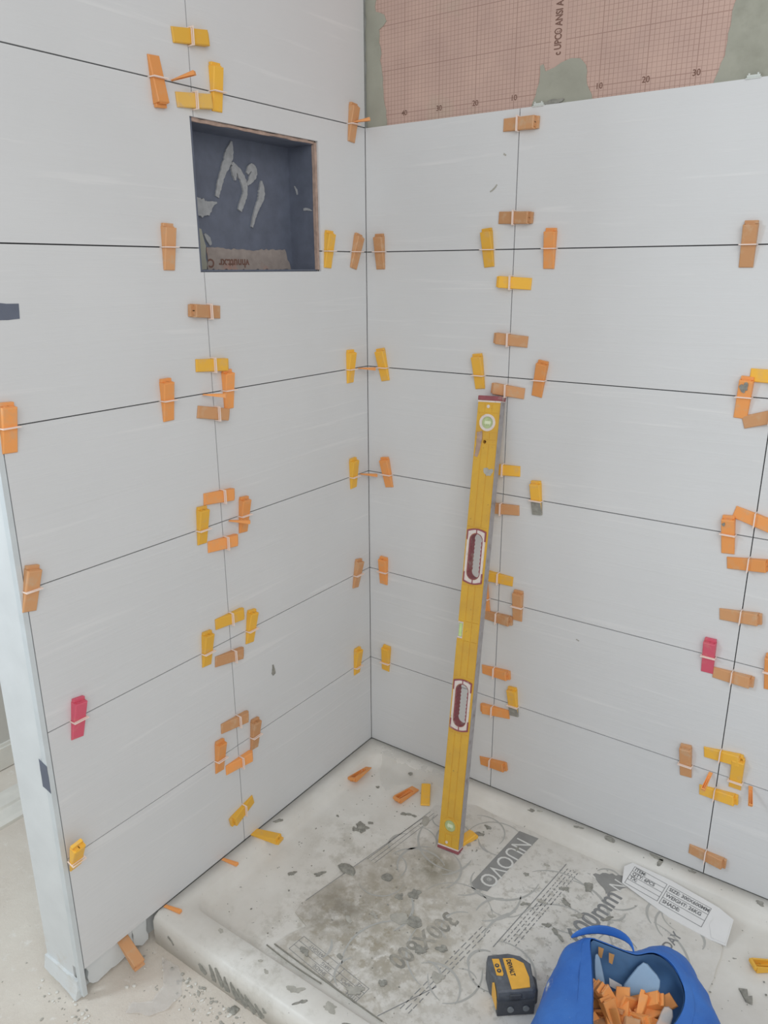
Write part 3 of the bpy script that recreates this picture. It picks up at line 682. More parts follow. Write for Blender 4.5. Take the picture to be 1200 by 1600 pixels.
# ------------------------------------------------------------------ levelling wedges on the walls
# wall, along, up, angle, joint (h level, v upright), clip position along the wedge, colour, label
WEDGES = [
('L', -0.5736, 1.8912, 6.1, 'v', -0.0044, 'Y', 'yellow wedge lying across the upright joint, topmost wedge on the left wall'),
('L', -0.665, 1.7981, -86.6, 'h', -0.0061, 'O', 'orange upright wedge on the long joint above and left of the wall niche'),
('L', -0.5144, 1.8129, 91.3, 'h', -0.0087, 'Y', 'yellow upright wedge on the joint just above the top of the wall niche'),
('L', -0.5751, 1.779, 4.9, 'v', -0.0029, 'YT', 'grimy yellow wedge lying across the upright joint right above the niche corner'),
('L', -0.0572, 1.8084, 85.1, 'h', -0.0042, 'T', 'tan upright wedge high in the corner, level with the bottom of the pink membrane'),
('L', -0.6711, 1.5026, 88.8, 'h', -0.0004, 'T', 'tan upright wedge on the joint left of the wall niche'),
('L', -0.1644, 1.5064, 86.1, 'h', -0.0042, 'Y', 'yellow upright wedge touching the right side of the wall niche'),
('L', -0.0499, 1.5037, 76.2, 'h', -0.0015, 'T', 'tan upright wedge on the left wall between yellow wedge and corner, level with niche bottom'),
('L', -0.587, 1.3743, 175.2, 'v', -0.009, 'T', 'lone tan wedge lying across the upright joint below the niche'),
('L', -0.5777, 1.2603, -3.3, 'v', -0.0003, 'Y', 'yellow wedge lying across the left wall joint, topmost of the cluster below the niche'),
('L', -0.5353, 1.2017, 91.6, 'h', -0.0015, 'O', 'orange upright wedge, right side of the cluster below the niche'),
('L', -0.7078, 1.2011, 91.0, 'h', -0.0009, 'O', 'orange upright wedge standing left of the cluster below the niche'),
('L', -0.5839, 1.1548, -11.8, 'v', 0.006, 'T', 'brownish wedge lying lowest in the cluster below the niche'),
('L', -0.0829, 1.2078, 90.2, 'h', -0.0076, 'Y', 'yellow upright wedge left of the corner, second joint below the pink membrane'),
('L', -1.054, 1.1992, 87.0, 'h', 0.001, 'O', "pale orange upright wedge at the wall's outer edge, uppermost there"),
('L', -0.5844, 0.9621, -4.1, 'v', 0.0064, 'O', 'orange wedge lying on top of the second cluster below the niche'),
('L', -0.6412, 0.9077, 86.8, 'h', -0.0095, 'Y', 'yellow upright wedge, left side of the second cluster below the niche'),
('L', -0.5107, 0.8991, 85.3, 'h', -0.001, 'O', 'orange upright wedge, right side of the second cluster below the niche'),
('L', -0.5828, 0.8479, -3.0, 'v', 0.0048, 'O', 'orange wedge lying at the bottom of the second cluster below the niche'),
('L', -0.0776, 0.9084, 92.4, 'h', -0.0102, 'Y', 'yellow upright wedge left of the corner, middle one of its three yellow corner wedges'),
('L', -1.0573, 0.8999, 78.9, 'h', -0.0018, 'T', "tan upright wedge at the wall's outer edge, between pale orange and red wedges"),
('L', -0.5784, 0.6526, 0.0, 'v', 0.0004, 'Y', 'yellow wedge lying aslant atop the third cluster below the niche'),
('L', -0.51, 0.6042, 82.5, 'h', -0.0081, 'Y', 'yellow upright wedge, right side of the third cluster below the niche'),
('L', -0.656, 0.6045, 85.8, 'h', -0.0083, 'Y', 'yellow upright wedge, left side of the third cluster below the niche'),
('L', -0.5881, 0.5533, -5.8, 'v', 0.0102, 'T', 'tan wedge lying at the bottom of the third cluster below the niche'),
('L', -0.0668, 0.5995, 80.4, 'h', -0.0033, 'T', 'brown upright wedge left of the corner, just above the lowest yellow one'),
('L', -1.0015, 0.5977, 82.1, 'h', -0.0015, 'R', 'red upright wedge on the left wall, near its outer edge'),
('L', -0.5856, 0.3686, -2.5, 'v', 0.0076, 'T', 'tan wedge lying aslant atop the lowest cluster on the left wall'),
('L', -0.5198, 0.2985, 85.6, 'h', -0.0043, 'T', 'tan upright wedge, right side of the lowest left wall cluster'),
('L', -0.6429, 0.3013, 86.2, 'h', -0.0071, 'O', 'orange upright wedge, left side of the lowest left wall cluster'),
('L', -0.5803, 0.2466, -0.2, 'v', 0.0023, 'O', 'orange wedge lying at the bottom of the lowest left wall cluster'),
('L', -0.0735, 0.3128, 88.7, 'h', -0.0186, 'Y', 'lowest yellow upright wedge left of the corner'),
('L', -1.0567, 0.308, 95.9, 'h', -0.0139, 'Y', 'yellow wedge tipped outward at the lower outer edge of the left wall'),
('L', -0.5825, 0.0982, -168.1, 'v', -0.0046, 'Y', 'yellow wedge across the upright joint at the foot of the left wall'),
('R', 0.4401, 1.7705, -1.5, 'v', -0.0055, 'T', 'tan wedge lying across the upright joint right under the pink membrane'),
('R', 0.4369, 1.5718, -2.2, 'v', -0.0023, 'T', 'brown wedge lying across the upright joint, second below the pink membrane'),
('R', 0.0475, 1.5027, 90.9, 'h', -0.0005, 'T', 'tan upright wedge on the right wall, first right of the corner, topmost there'),
('R', 0.3673, 1.5065, 95.6, 'h', -0.0043, 'Y', "yellow upright wedge left of the right wall's upright joint, on its top level joint"),
('R', 0.5273, 1.5021, 88.6, 'h', 0.0001, 'O', 'bright orange upright wedge right of the upright joint, level with the niche bottom'),
('R', 0.9514, 1.503, 89.7, 'h', -0.0008, 'T', 'tan upright wedge alone near the right edge of the top tile row'),
('R', 0.4402, 1.426, 176.7, 'v', 0.0056, 'Y', 'yellow wedge lying across the upright joint, third below the pink membrane'),
('R', 0.4384, 1.2921, 175.9, 'v', 0.0038, 'T', 'tan wedge lying across the upright joint above the top of the level, second above it'),
('R', 0.0549, 1.208, 100.2, 'h', -0.0079, 'Y', 'yellow upright wedge right of the corner, above the orange ones there'),
('R', 0.3529, 1.2101, 96.5, 'h', -0.0099, 'Y', 'yellow upright wedge right above the top end of the level'),
('R', 0.5208, 1.2038, 80.9, 'h', -0.0037, 'O', "orange upright wedge tilted on the joint, up and right of the level's top"),
('R', 0.4367, 1.168, 174.5, 'v', 0.0021, 'T', 'tan wedge lying behind the red top cap of the level'),
('R', 0.981, 1.1988, 87.0, 'h', 0.0014, 'O', "orange upright wedge with grey mortar blob, upper right cluster's left side"),
('R', 1.031, 1.246, -0.3, 'v', 0.0056, 'Y', 'yellow wedge lying at the top of the upper right cluster'),
('R', 1.0273, 1.1607, 18.9, 'v', 0.0098, 'T', 'dirty brown wedge lying at the bottom of the upper right cluster'),
('R', 0.0675, 0.9043, 99.6, 'h', -0.0061, 'O', 'orange upright wedge right of the corner, just under the yellow one'),
('R', 0.4356, 0.9642, -178.1, 'v', 0.001, 'Y', 'yellow wedge poking out from behind the upper part of the level'),
('R', 0.5294, 0.9049, 94.5, 'h', -0.0068, 'YG', 'yellow upright wedge with its lower end smeared in grey mortar'),
('R', 0.4387, 0.8597, -177.0, 'v', 0.0041, 'T', 'brown wedge poking out from behind the level above its upper hand hole'),
('R', 0.9872, 0.8961, 95.2, 'h', 0.0021, 'O', 'orange upright wedge with dark spot, left side of the middle right cluster'),
('R', 1.0357, 0.9403, -13.2, 'v', 0.0009, 'O', 'orange wedge lying aslant at the top of the middle right cluster'),
('R', 1.036, 0.837, 8.3, 'v', 0.0006, 'O', 'orange wedge lying level at the bottom of the middle right cluster'),
('R', 0.0545, 0.5988, 88.2, 'h', -0.0026, 'O', 'orange upright wedge right of the corner, just above the lowest yellow one'),
('R', 0.4306, 0.6636, 177.3, 'v', -0.004, 'Y', 'yellow wedge slanting out beside the upper hand hole of the level'),
('R', 0.494, 0.5979, 89.6, 'h', -0.0017, 'T', 'tan upright wedge in the cluster right of the level, on the joint'),
('R', 0.4367, 0.5473, 2.2, 'v', -0.0021, 'T', 'brown wedge lying at the bottom of the cluster right of the level'),
('R', 0.3931, 0.5968, 97.6, 'h', -0.0006, 'O', 'orange upright wedge mostly hidden behind the middle of the level'),
('R', 1.0354, 0.711, 7.2, 'v', 0.0012, 'T', 'tan wedge lying across the right hand joint, just above the red wedge'),
('R', 0.9811, 0.5966, 90.7, 'h', -0.0004, 'R', 'red upright wedge on the right wall'),
('R', 1.0388, 0.559, 1.9, 'v', -0.0022, 'T', 'tan wedge lying with its thin end behind the red right wall wedge'),
('R', 1.1144, 0.5959, 94.9, 'h', 0.0003, 'O', "orange upright wedge cut by the photo's right edge, beside the red wedge's joint"),
('R', 0.0624, 0.3094, 85.0, 'h', -0.0152, 'Y', 'lowest yellow upright wedge right of the corner'),
('R', 0.4382, 0.38, 5.4, 'v', -0.0036, 'O', 'orange wedge lying right of the level, between its two hand holes'),
('R', 0.4946, 0.3067, 95.4, 'h', -0.0125, 'YG', "yellow upright wedge with dirty tip, right of the level's lower hand hole"),
('R', 0.4405, 0.2573, -176.9, 'v', 0.0059, 'O', 'orange wedge lying beside the lower hand hole of the level'),
('R', 0.9615, 0.3031, 95.3, 'h', -0.0089, 'T', 'brown upright wedge left of the yellow T shaped pair of wedges'),
('R', 1.0433, 0.3493, 8.4, 'v', -0.0068, 'Y', 'yellow wedge lying on top of an upright one, forming a T'),
('R', 1.0772, 0.3166, 90.0, 'h', -0.0224, 'Y', 'yellow upright wedge hanging under the flat wedge of the T'),
('R', 1.0448, 0.2408, 6.5, 'v', -0.0083, 'Y', 'yellow wedge lying below the T shaped pair of yellow wedges'),
('R', 0.4428, 0.0827, 9.3, 'v', -0.0084, 'O', 'orange wedge lying across the joint near the foot of the right wall, by the level'),
('R', 1.0405, 0.0565, -0.4, 'v', -0.0039, 'T', 'dull orange wedge lowest on the right wall, close to the cardboard label'),
]
WL, WW, T0, T1 = 0.089, 0.0270, 0.0036, 0.0178
def wedge_mesh(name, L, W, t0, t1, ch=0.003, lip=0.006):
    """hollow wedge: solid sloping top, two rails and an end wall, channel open underneath"""
    T = lambda x: t0 + (t1 - t0) * (x / L + 0.5)
    bm = bmesh.new(); xo0, xo1 = -L / 2, L / 2 - lip; xi0, xi1 = -L / 2 + L * 0.22, L / 2 - L * 0.07; w = W / 2; wi = w - W * 0.17
    b = [bm.verts.new(p_) for p_ in ((xo0, -w, 0), (xo1, -w, 0), (xo1, w, 0), (xo0, w, 0))]
    c = 0.0016
    m_ = [bm.verts.new(p_) for p_ in ((xo0, -w, T(xo0) - c), (xo1 - ch * .8, -w, T(xo1) - c), (xo1 - ch * .8, w, T(xo1) - c), (xo0, w, T(xo0) - c))]
    t = [bm.verts.new(p_) for p_ in ((xo0 + c, -w + c, T(xo0 + c)), (xo1 - ch - c, -w + c, T(xo1 - ch)), (xo1 - ch - c, w - c, T(xo1 - ch)), (xo0 + c, w - c, T(xo0 + c)))]
    ib = [bm.verts.new(p_) for p_ in ((xi0, -wi, 0), (xi1, -wi, 0), (xi1, wi, 0), (xi0, wi, 0))]
    it = [bm.verts.new((v.co.x, v.co.y, T(v.co.x) - L * 0.03)) for v in ib]
    for i in range(4):
        j = (i + 1) % 4
        bm.faces.new([b[i], b[j], m_[j], m_[i]]); bm.faces.new([m_[i], m_[j], t[j], t[i]])
        bm.faces.new([b[i], ib[i], ib[j], b[j]]); bm.faces.new([ib[i], it[i], it[j], ib[j]])
    bm.faces.new(t); bm.faces.new(it)
    # stiffening rib down the channel
    zr = lambda x: T(x) - L * 0.03
    r0 = [bm.verts.new((x, y, z)) for x, y, z in ((xi0 + .006, -.0009, zr(xi0 + .006)), (xi1, -.0009, zr(xi1)), (xi1, .0009, zr(xi1)), (xi0 + .006, .0009, zr(xi0 + .006)))]
    r1 = [bm.verts.new((v.co.x, v.co.y, max(0.0012, v.co.z * 0.45))) for v in r0]
    for i in range(4): bm.faces.new([r0[i], r0[(i + 1) % 4], r1[(i + 1) % 4], r1[i]])
    bm.faces.new(r1)
    if lip: add_box(bm, (xo1 - .001, -w + .001, 0), (L / 2, w - .001, t1 * .45), .0006)
    return from_bm(name, bm)
COLS = {'Y': 'yellow', 'YT': 'yellow_dirty', 'YG': 'yellow', 'O': 'orange', 'T': 'tan', 'R': 'red'}
wm = {}
for k, m_ in (('Y', 'yellow'), ('YT', 'yellow_dirty'), ('O', 'orange'), ('T', 'tan'), ('R', 'red')):
    wm[k] = wedge_mesh('wedge_body', WL, WW, T0, T1); wm[k].materials.append(M[m_])
wm['YG'] = wm['Y']
def clip_mesh(h):
    bm = bmesh.new(); w = WW / 2 + 0.0010; d = 0.0010
    for s in (-1, 1): add_box(bm, (-d, min(s * w, s * (w + .0020)), -0.004), (d, max(s * w, s * (w + .0020)), h + .0072))
    add_box(bm, (-d, -w, h + 0.0004), (d, w, h + 0.0020)); add_box(bm, (-d, -w, h + 0.0052), (d, w, h + 0.0072))
    return from_bm('clip', bm)
clips = {}
def put_wedge(mtx, col, label, group, cat='wedge', clip=None):
    r = tag(empty('tile_wedge', mtx), label, cat, group)
    o = link('wedge_body', wm[col], None, r)
    if clip is not None:
        t_, rot = clip; h = round((T0 + (T1 - T0) * (t_ / WL + 0.5)) * 500) / 500 + 0.0004
        if h not in clips: clips[h] = clip_mesh(h); clips[h].materials.append(M['clip'])
        c_ = link('clip', clips[h], None, r); c_.location = (t_, 0, 0); c_.rotation_euler = (0, 0, rot)
    return r
for w, u, v, ang, k, t_, col, lab in WEDGES:
    jd = 0.0 if k == 'h' else 90.0
    rot = (jd - ang - 90.0 + 90.0) % 180.0 - 90.0
    rot = max(-28.0, min(28.0, rot))
    m_ = wall_frame(w, u, v, ang, 0.0004)
    if 'tipped outward' in lab: m_ = wall_frame(w, u, v, ang, 0.016) @ Matrix.Rotation(math.radians(-20), 4, 'Y')
    r = put_wedge(m_, col, lab, 'levelling wedges on the left wall' if w == 'L' else 'levelling wedges on the right wall', clip=(t_, math.radians(rot)))
    if col == 'YG':
        bm = bmesh.new(); xs = (-WL / 2 - .0006, t_ - .002)
        T = lambda x: T0 + (T1 - T0) * (x / WL + .5) + 0.0007
        vv = [bm.verts.new(p_) for x in xs for p_ in ((x, -WW / 2 - .0006, .0005), (x, -WW / 2 + .001, T(x)), (x, WW / 2 - .001, T(x)), (x, WW / 2 + .0006, .0005))]
        for i in range(3): bm.faces.new([vv[i], vv[i + 1], vv[i + 5], vv[i + 4]])
        bm.faces.new(vv[:4])
        link('mortar_smear', from_bm('mortar_smear', bm), M['mortar'], r)
    if 'mortar blob' in lab or 'dark spot' in lab:
        a = .010 if 'blob' in lab else .004
        T = lambda x: T0 + (T1 - T0) * (x / WL + .5)
        bm = bmesh.new(); cx = .022 if 'blob' in lab else .026
        add_prism(bm, splat_pts(cx, 0.002 if 'blob' in lab else .008, a, a * .8, .4, 5, 12, .3), lambda p_, q_, h: (p_, q_, T(p_) - .0004 + .0025 * h))
        link('mortar_splat', from_bm('mortar_splat', bm), M['mortar'], r)

# small spacer wedges poking straight out of the joints
sm = wedge_mesh('small_wedge', 0.050, 0.0090, 0.0012, 0.0085, 0.0005, 0.0); sm.materials.append(M['orange'])
def spacer(tip, head, up, label, group='small spacers stuck in the joints'):
    tip, head = Vector(tip), Vector(head); x = (head - tip).normalized(); z = Vector(up)
    y = z.cross(x)
    o = link('small_wedge', sm); o.matrix_world = frame(tip + x * 0.0245, x, y)
    return tag(o, label, 'spacer', group)
spacer((.002, -.628, 1.806), (.044, -.607, 1.814), (0, 0, 1), 'small orange spacer sticking out of the joint above the wall niche')
spacer((.002, -.063, 1.807), (.044, -.032, 1.812), (0, 0, 1), 'small orange spacer poking out beside the tan wedge high in the corner')
spacer((.002, -.609, 1.199), (.044, -.573, 1.191), (0, 0, 1), 'small orange spacer inside the wedge cluster right below the niche')
spacer((.002, -.048, 1.199), (.044, -.020, 1.193), (0, 0, 1), 'small orange spacer at the corner, upper one of two beside yellow wedges')
spacer((.002, -.558, .896), (.044, -.512, .882), (0, 0, 1), 'small orange spacer touching the right wedge of the second cluster below the niche')
spacer((.002, -.043, .898), (.044, -.004, .886), (0, 0, 1), 'small orange spacer at the corner, lower one of two beside yellow wedges')
spacer((1.021, -.002, .293), (1.015, -.044, .270), (0, -.4, -1), 'small orange spacer hanging out of the joint left of the T shaped wedge pair')
spacer((1.110, -.002, .292), (1.121, -.044, .274), (0, -.4, -1), 'small orange spacer hanging out of the joint right of the T shaped wedge pair')
spacer((.003, -.661, .0005), (.048, -.656, .0005), (0, 0, 1), 'small orange spacer under the left wall tiles, next to the yellow shim', 'small spacers stuck under the tiles')
spacer((.003, -.849, .0005), (.048, -.842, .0005), (0, 0, 1), 'small orange spacer under the left wall tiles at the front edge of the shower base', 'small spacers stuck under the tiles')
# wedges used as shims and wedges dropped on the base
def flat_wedge(p0, p1, z, col, label, up=True, roll=0.0):
    """p0 thin end, p1 thick end on the floor plan"""
    d = Vector((p1[0] - p0[0], p1[1] - p0[1], 0)).normalized(); c_ = Vector(((p0[0] + p1[0]) / 2, (p0[1] + p1[1]) / 2, z))
    if up: m_ = frame(c_, d, Vector((0, 0, 1)).cross(d))
    else:
        x = (d + Vector((0, 0, 0.157))).normalized(); c_.z += 0.0108; m_ = frame(c_, x, d.cross(Vector((0, 0, 1))))
        m_ = frame(c_, x, Vector((0, 0, -1)).cross(x))
    return put_wedge(m_ @ Matrix.Rotation(roll, 4, 'X'), col, label, 'wedges dropped on the shower base')
flat_wedge((.066, -.110), (.066, -.196), ZP + .008, 'O', 'orange wedge lying channel up on the base along the left wall', False, 0.25)
flat_wedge((.238, -.101), (.226, -.190), ZP + .001, 'O', 'orange wedge lying channel up on the base, beside a yellow one', False)
flat_wedge((.302, -.150), (.257, -.073), ZP + .0012, 'Y', 'yellow wedge lying flat on the base, left of the foot of the level')
flat_wedge((.452, -.262), (.483, -.180), CZ + .0006, 'Y', 'yellow wedge on the cardboard, half hidden behind the foot of the level')
flat_wedge((1.262, -.142), (1.187, -.200), ZP + .001, 'Y', 'yellow wedge on the base right of the blue bag, cut by the photo edge', False)
flat_wedge((-.001, -.542), (.086, -.529), 0.0, 'Y', 'yellow wedge pushed as a shim under the left wall tiles')
x_ = Vector((.055, -.004, -.042)); put_wedge(frame((.012, -.962, -.034), x_, (0, 1, 0)), 'T', 'orange wedge sticking out under the free end of the left wall, over the floor', 'wedges dropped on the shower base')
# clip stubs on the top edge of the right wall tiles
def stub(x, label, a):
    bm = bmesh.new(); add_box(bm, (-.014, -.006, 0), (.014, .006, .0018), .0005); add_box(bm, (-.012, -.0009, .0018), (.012, .0009, .006), .0003)
    for s in (-1, 1): add_box(bm, (s * .008 - .0015, -.0009, .006), (s * .008 + .0015, .0009, .009))
    o = link('tile_clip', from_bm('tile_clip', bm), M['clip_white']); o.location = (x, .0035, ZE[6] - .0008); o.rotation_euler = (math.radians(20), 0, a)
    return tag(o, label, 'clip', 'spare clips on the tile edge')
stub(.478, 'white clip on the tile edge beside the middle grey patch of the pink membrane', -.02)
stub(.920, 'white clip on the tile edge under the wide grey patch at the right', .02)

# dark tape
tag(link('tape_strip', prism('tape_strip', rough_outline([(-1.067, 1.378), (-1.003, 1.380), (-1.001, 1.405), (-1.067, 1.408)], .0008, .01, 1), lambda u, v, h: (.0002 + .0006 * h, u, v)), M['tape']),
    'dark grey tape piece stuck flat on the left wall tile near its outer edge', 'tape')
bm = bmesh.new(); add_prism(bm, rough_outline([(-.026, .470), (.0006, .464), (.0006, .527), (-.025, .535)], .0008, .012, 2), lambda u, v, h: (u, -1.0788 - .0006 * h, v))
tag(link('tape_strip', from_bm('tape_strip', bm), M['tape']), 'dark grey tape piece on the narrow end face of the left wall', 'tape')

# ------------------------------------------------------------------ spirit level
LB = Vector((0.4509, -0.2729, CZ + 0.0004)); LW_ = (0.9968, 0.0751, 0.0262); LA = (-0.0407, 0.1999, 0.979)
lm = frame(LB, LW_, LA)
level = tag(empty('spirit_level', lm), 'long worn yellow spirit level leaning against the right wall', 'level')
TH = 0.028
def stadium(x0, x1, y0, y1, n=10, wav=0.0, left=0.0):
    r = (x1 - x0) / 2; cx = (x0 + x1) / 2; out = []
    for i in range(n + 1): a = math.pi * i / n; out.append((cx + r * math.cos(a), y1 - r + r * math.sin(a)))
    m_ = 28
    for i in range(1, m_): y = y1 - r + (y0 + r - (y1 - r)) * i / m_; out.append((x0 + wav * abs(math.sin(i * math.pi / 3.5)), y))
    for i in range(n + 1): a = math.pi + math.pi * i / n; out.append((cx + r * math.cos(a), y0 + r + r * math.sin(a)))
    for i in range(1, m_): y = y0 + r + (y1 - r - (y0 + r)) * i / m_; out.append((x1 - wav * abs(math.sin(i * math.pi / 3.5)), y))
    return out
def circ(cx, cy, r, n=28): return [(cx + r * math.cos(2 * math.pi * i / n), cy + r * math.sin(2 * math.pi * i / n)) for i in range(n)]
SL1, SL2 = (0.7416, 0.8617), (0.3475, 0.4635)
outl = [(-.030, .008), (.030, .008), (.030, 1.200), (-.030, 1.200), (-.030, .627), (-.0150, .627), (-.0150, .582), (-.030, .582)]
loops = [outl] + [stadium(-.0185, .0172, a, b) for a, b in (SL1, SL2)] + [circ(0, 1.1434, .0185), circ(0, .0705, .0195), circ(-.003, 1.095, .0045, 14)]
me = curve_plate('level_body', loops, TH)
for v in me.vertices: v.co.z -= TH / 2
bm = bmesh.new(); bm.from_mesh(me)
for x0, x1 in ((-.0290, -.0112), (-.0092, .0078), (.0098, .0284)):
    for y0, y1 in ((.014, .046), (.095, .329), (.482, .578), (.630, .725), (.878, 1.089), (1.101, 1.119), (1.168, 1.190)):
        add_box(bm, (x0, y0, -.0006), (x1, y1, .0011), .0004)
    if x0 > -.02: add_box(bm, (x0, .5785, -.0006), (x1, .6295, .0011), .0004)
link('level_body', from_bm('level_body', bm), M['enamel'], level)
me_ = box_mesh('bare_edge', (.0300, .012, -TH + .0005), (.0312, 1.196, -.0008), .0003)
link('bare_edge', me_, M['metal'], level)
for y0, y1 in ((.0, .0085), (1.1985, 1.2100)):
    link('end_cap', box_mesh('end_cap', (-.0312, y0, -TH - .0006), (.0318, y1, .0016), .0012), M['cap_red'], level)
for y0, y1 in ((.0088, .0125), (1.194, 1.1982)):
    link('cap_collar', box_mesh('cap_collar', (-.0306, y0, -TH), (.0306, y1, .0013), .0003), M['level_white'], level)
def grip(a, b):
    g = link('hand_grip', curve_plate('hand_grip', [stadium(-.0185, .0172, a, b), stadium(-.0172, .0162, a + .0018, b - .0014, 10, .0022)], TH + .002), M['cap_red'], level)
    g.location = (0, 0, -TH / 2 + .0008)
    x0, x1, y0, y1 = -.0270, .0255, a - .0125, b + .0125; xm = (x0 + x1) / 2
    arch = lambda d, s: [(x0 + d + (x1 - x0 - 2 * d) * i / 10, (y1 if s > 0 else y0) - s * d + s * .0055 * (math.sin(math.pi * i / 10) - 1)) for i in range(11)]
    pl = arch(0.001, 1)[::-1] + arch(0.001, -1)
    w_ = link('grip_plate', curve_plate('grip_plate', [pl, stadium(-.0195, .0180, a - .001, b + .001)], .0016), M['level_white'], g)
    w_.location = (0, 0, TH / 2 + .0004)
    for s, yy in ((1, y1), (-1, y0)):
        o_, i_ = arch(0, s), arch(.0034, s)
        leg = .031
        out = [(x0, yy - s * leg)] + o_ + [(x1, yy - s * leg), (x1 - .0034, yy - s * leg)] + i_[::-1] + [(x0 + .0034, yy - s * leg)]
        bm = bmesh.new(); add_prism(bm, out, lambda u, v, h: (u, v, .0006 + .0022 * h))
        add_prism(bm, [(xm - .0013, yy - s * .002), (xm + .0013, yy - s * .002), (xm + .0013, yy - s * .0135), (xm - .0013, yy - s * .0135)], lambda u, v, h: (u, v, .0006 + .0022 * h))
        k_ = link('grip_rim', from_bm('grip_rim', bm), M['cap_red'], g); k_.location = (0, 0, TH / 2 - .0008)
grip(*SL1); grip(*SL2)
def vial(cx, cy, r, ring):
    v_ = link('vial_window', curve_plate('vial_window', [circ(cx, cy, r + .0035), circ(cx, cy, r * .84)], .004), M[ring], level); v_.location = (0, 0, -.0005)
    bm = bmesh.new(); disc(bm, Vector((cx, cy, -.006)), r * .86, .0045)
    link('vial', from_bm('vial', bm), M['vial'], v_)
    bm = bmesh.new(); add_box(bm, (cx - .0085, cy - .0045, -.0016), (cx + .0085, cy + .0045, .0002), .0015)
    for s in (-.0055, .0055): add_box(bm, (cx + s - .0004, cy - .0075, -.0016), (cx + s + .0004, cy + .0075, .0006))
    link('bubble_tube', from_bm('bubble_tube', bm), M['bubble'], v_)
vial(0, 1.1434, .0180, 'level_white'); vial(0, .0705, .0190, 'enamel')
bm = bmesh.new()
for a, b in (((-.0295, .582, -.024), (-.0150, .5865, -.0004)), ((-.0295, .6225, -.024), (-.0150, .627, -.0004)), ((-.0172, .5865, -.024), (-.0150, .6225, -.0004))): add_box(bm, a, b, .0006)
hold = link('vial_window', from_bm('vial_window', bm), M['level_white'], level)
bm = bmesh.new(); disc(bm, Vector((-.0235, .5868, -.010)), .0068, .0355, Matrix.Rotation(math.radians(-90), 4, 'X'), 16)
link('vial', from_bm('vial', bm), M['vial_bright'], hold)
for y, r in ((1.1835, .0042), (.0235, .0038)):
    bm = bmesh.new(); disc(bm, Vector((-.001 if y > 1 else -.005, y, .0004)), r, .0015)
    link('rivet', from_bm('rivet', bm), M['level_white'], level)
for pts, s_ in (([(-.026, 1.118), (-.012, 1.122), (-.010, 1.10), (-.014, 1.07), (-.019, 1.055), (-.027, 1.058), (-.024, 1.09)], 1), (splat_pts(.0145, 1.021, .0125, .010, .2, 9, 16, .3), 2)):
    bm = bmesh.new(); add_prism(bm, rough_outline(pts, .0012, .006, s_), lambda u, v, h: (u, v, .0010 + .0008 * h))
    link('mortar_smear', from_bm('mortar_smear', bm), M['niche_edge'] if s_ == 1 else M['mortar_pale'], level)

# ------------------------------------------------------------------ laser level
a_ = math.radians(40.5)
lz = tag(empty('laser_level', frame((.7801, -.5662, CZ + .0004), (math.cos(a_), math.sin(a_), 0), (-math.sin(a_), math.cos(a_), 0))),
         'compact black and yellow laser level on the cardboard left of the blue bag', 'laser level')
pl = [(-.0385, -.042), (.036, -.044), (.044, -.034), (.0455, -.004), (.049, .022), (.030, .044), (.005, .053), (-.040, .052), (-.045, .040), (-.045, .006), (-.0385, -.006)]
bm = bmesh.new()
def shell(bm, pts, levels):
    rings = [[bm.verts.new((u * s, v * s, z)) for u, v in pts] for s, z in levels]; n = len(pts)
    for a, b in zip(rings, rings[1:]):
        for i in range(n): bm.faces.new([a[i], a[(i + 1) % n], b[(i + 1) % n], b[i]])
    bm.faces.new(rings[-1]); bm.faces.new(rings[0][::-1])
shell(bm, pl, ((.96, 0), (1.0, .004), (1.0, .050), (.97, .0565), (.90, .0595)))
link('housing', from_bm('housing', bm), M['black'], lz)
link('foot_guard', prism('foot_guard', [(-.040, -.047), (.038, -.049), (.040, -.036), (-.040, -.036)], lambda u, v, h: (u, v, .001 + .036 * h)), M['black_deep'], lz)
bm = bmesh.new(); shell(bm, [(.036, -.040), (.050, -.030), (.054, -.004), (.050, .002), (.042, .002)], ((.95, .002), (1, .008), (1, .040), (.95, .046)))
link('side_bumper', from_bm('side_bumper', bm), M['black_deep'], lz)
pn = [(-.0098, .0371), (.0130, .0352), (.0318, .0207), (.0345, -.0150), (.0300, -.0370), (-.0090, -.0385)]
top = link('top_panel', prism('top_panel', pn, lambda u, v, h: (u, v, .0588 + .0022 * h)), M['laser_yellow'], lz)
fl = Flat(); rowtext(fl, 'DEWALT', (.0005, .0325), (.03, -1), .041, .0135, .0614, bold=.0006); fl.build('lettering', M['ink_black'], top)
kp = link('keypad', prism('keypad', [(-.0334, .0385), (-.0183, .0371), (-.0172, -.0005), (-.0200, -.0050), (-.0325, -.0022)], lambda u, v, h: (u, v, .0588 + .0018 * h)), M['laser_yellow'], lz)
for x, y in ((-.0263, .0205), (-.0250, .0075)):
    bm = bmesh.new(); disc(bm, Vector((x, y, .0603)), .0047, .0011, None, 18)
    b_ = link('button', from_bm('button', bm), M['black_deep'], kp)
    bm = bmesh.new(); disc(bm, Vector((x, y, .0612)), .0016, .0005, None, 12); link('button_mark', from_bm('button_mark', bm), M['laser_yellow'], b_)
link('side_panel', prism('side_panel', [(.014, .030), (-.006, .052), (-.022, .046), (-.034, .030), (-.034, .010), (.002, .004), (.014, .012)], lambda u, v, h: (-.0395 - .0016 * h, u - .006, v)), M['laser_yellow'], lz)
for x in (-.0125, .0204):
    bm = bmesh.new(); disc(bm, Vector((x, -.0478, .018)), .0068, .0030, Matrix.Rotation(math.radians(90), 4, 'X'), 18); link('rubber_foot', from_bm('rubber_foot', bm), M['lens_grey'], lz)
bm = bmesh.new(); add_box(bm, (-.014, -.046, .040), (.012, -.040, .052), .002); link('lens_window', from_bm('lens_window', bm), M['black_deep'], lz)

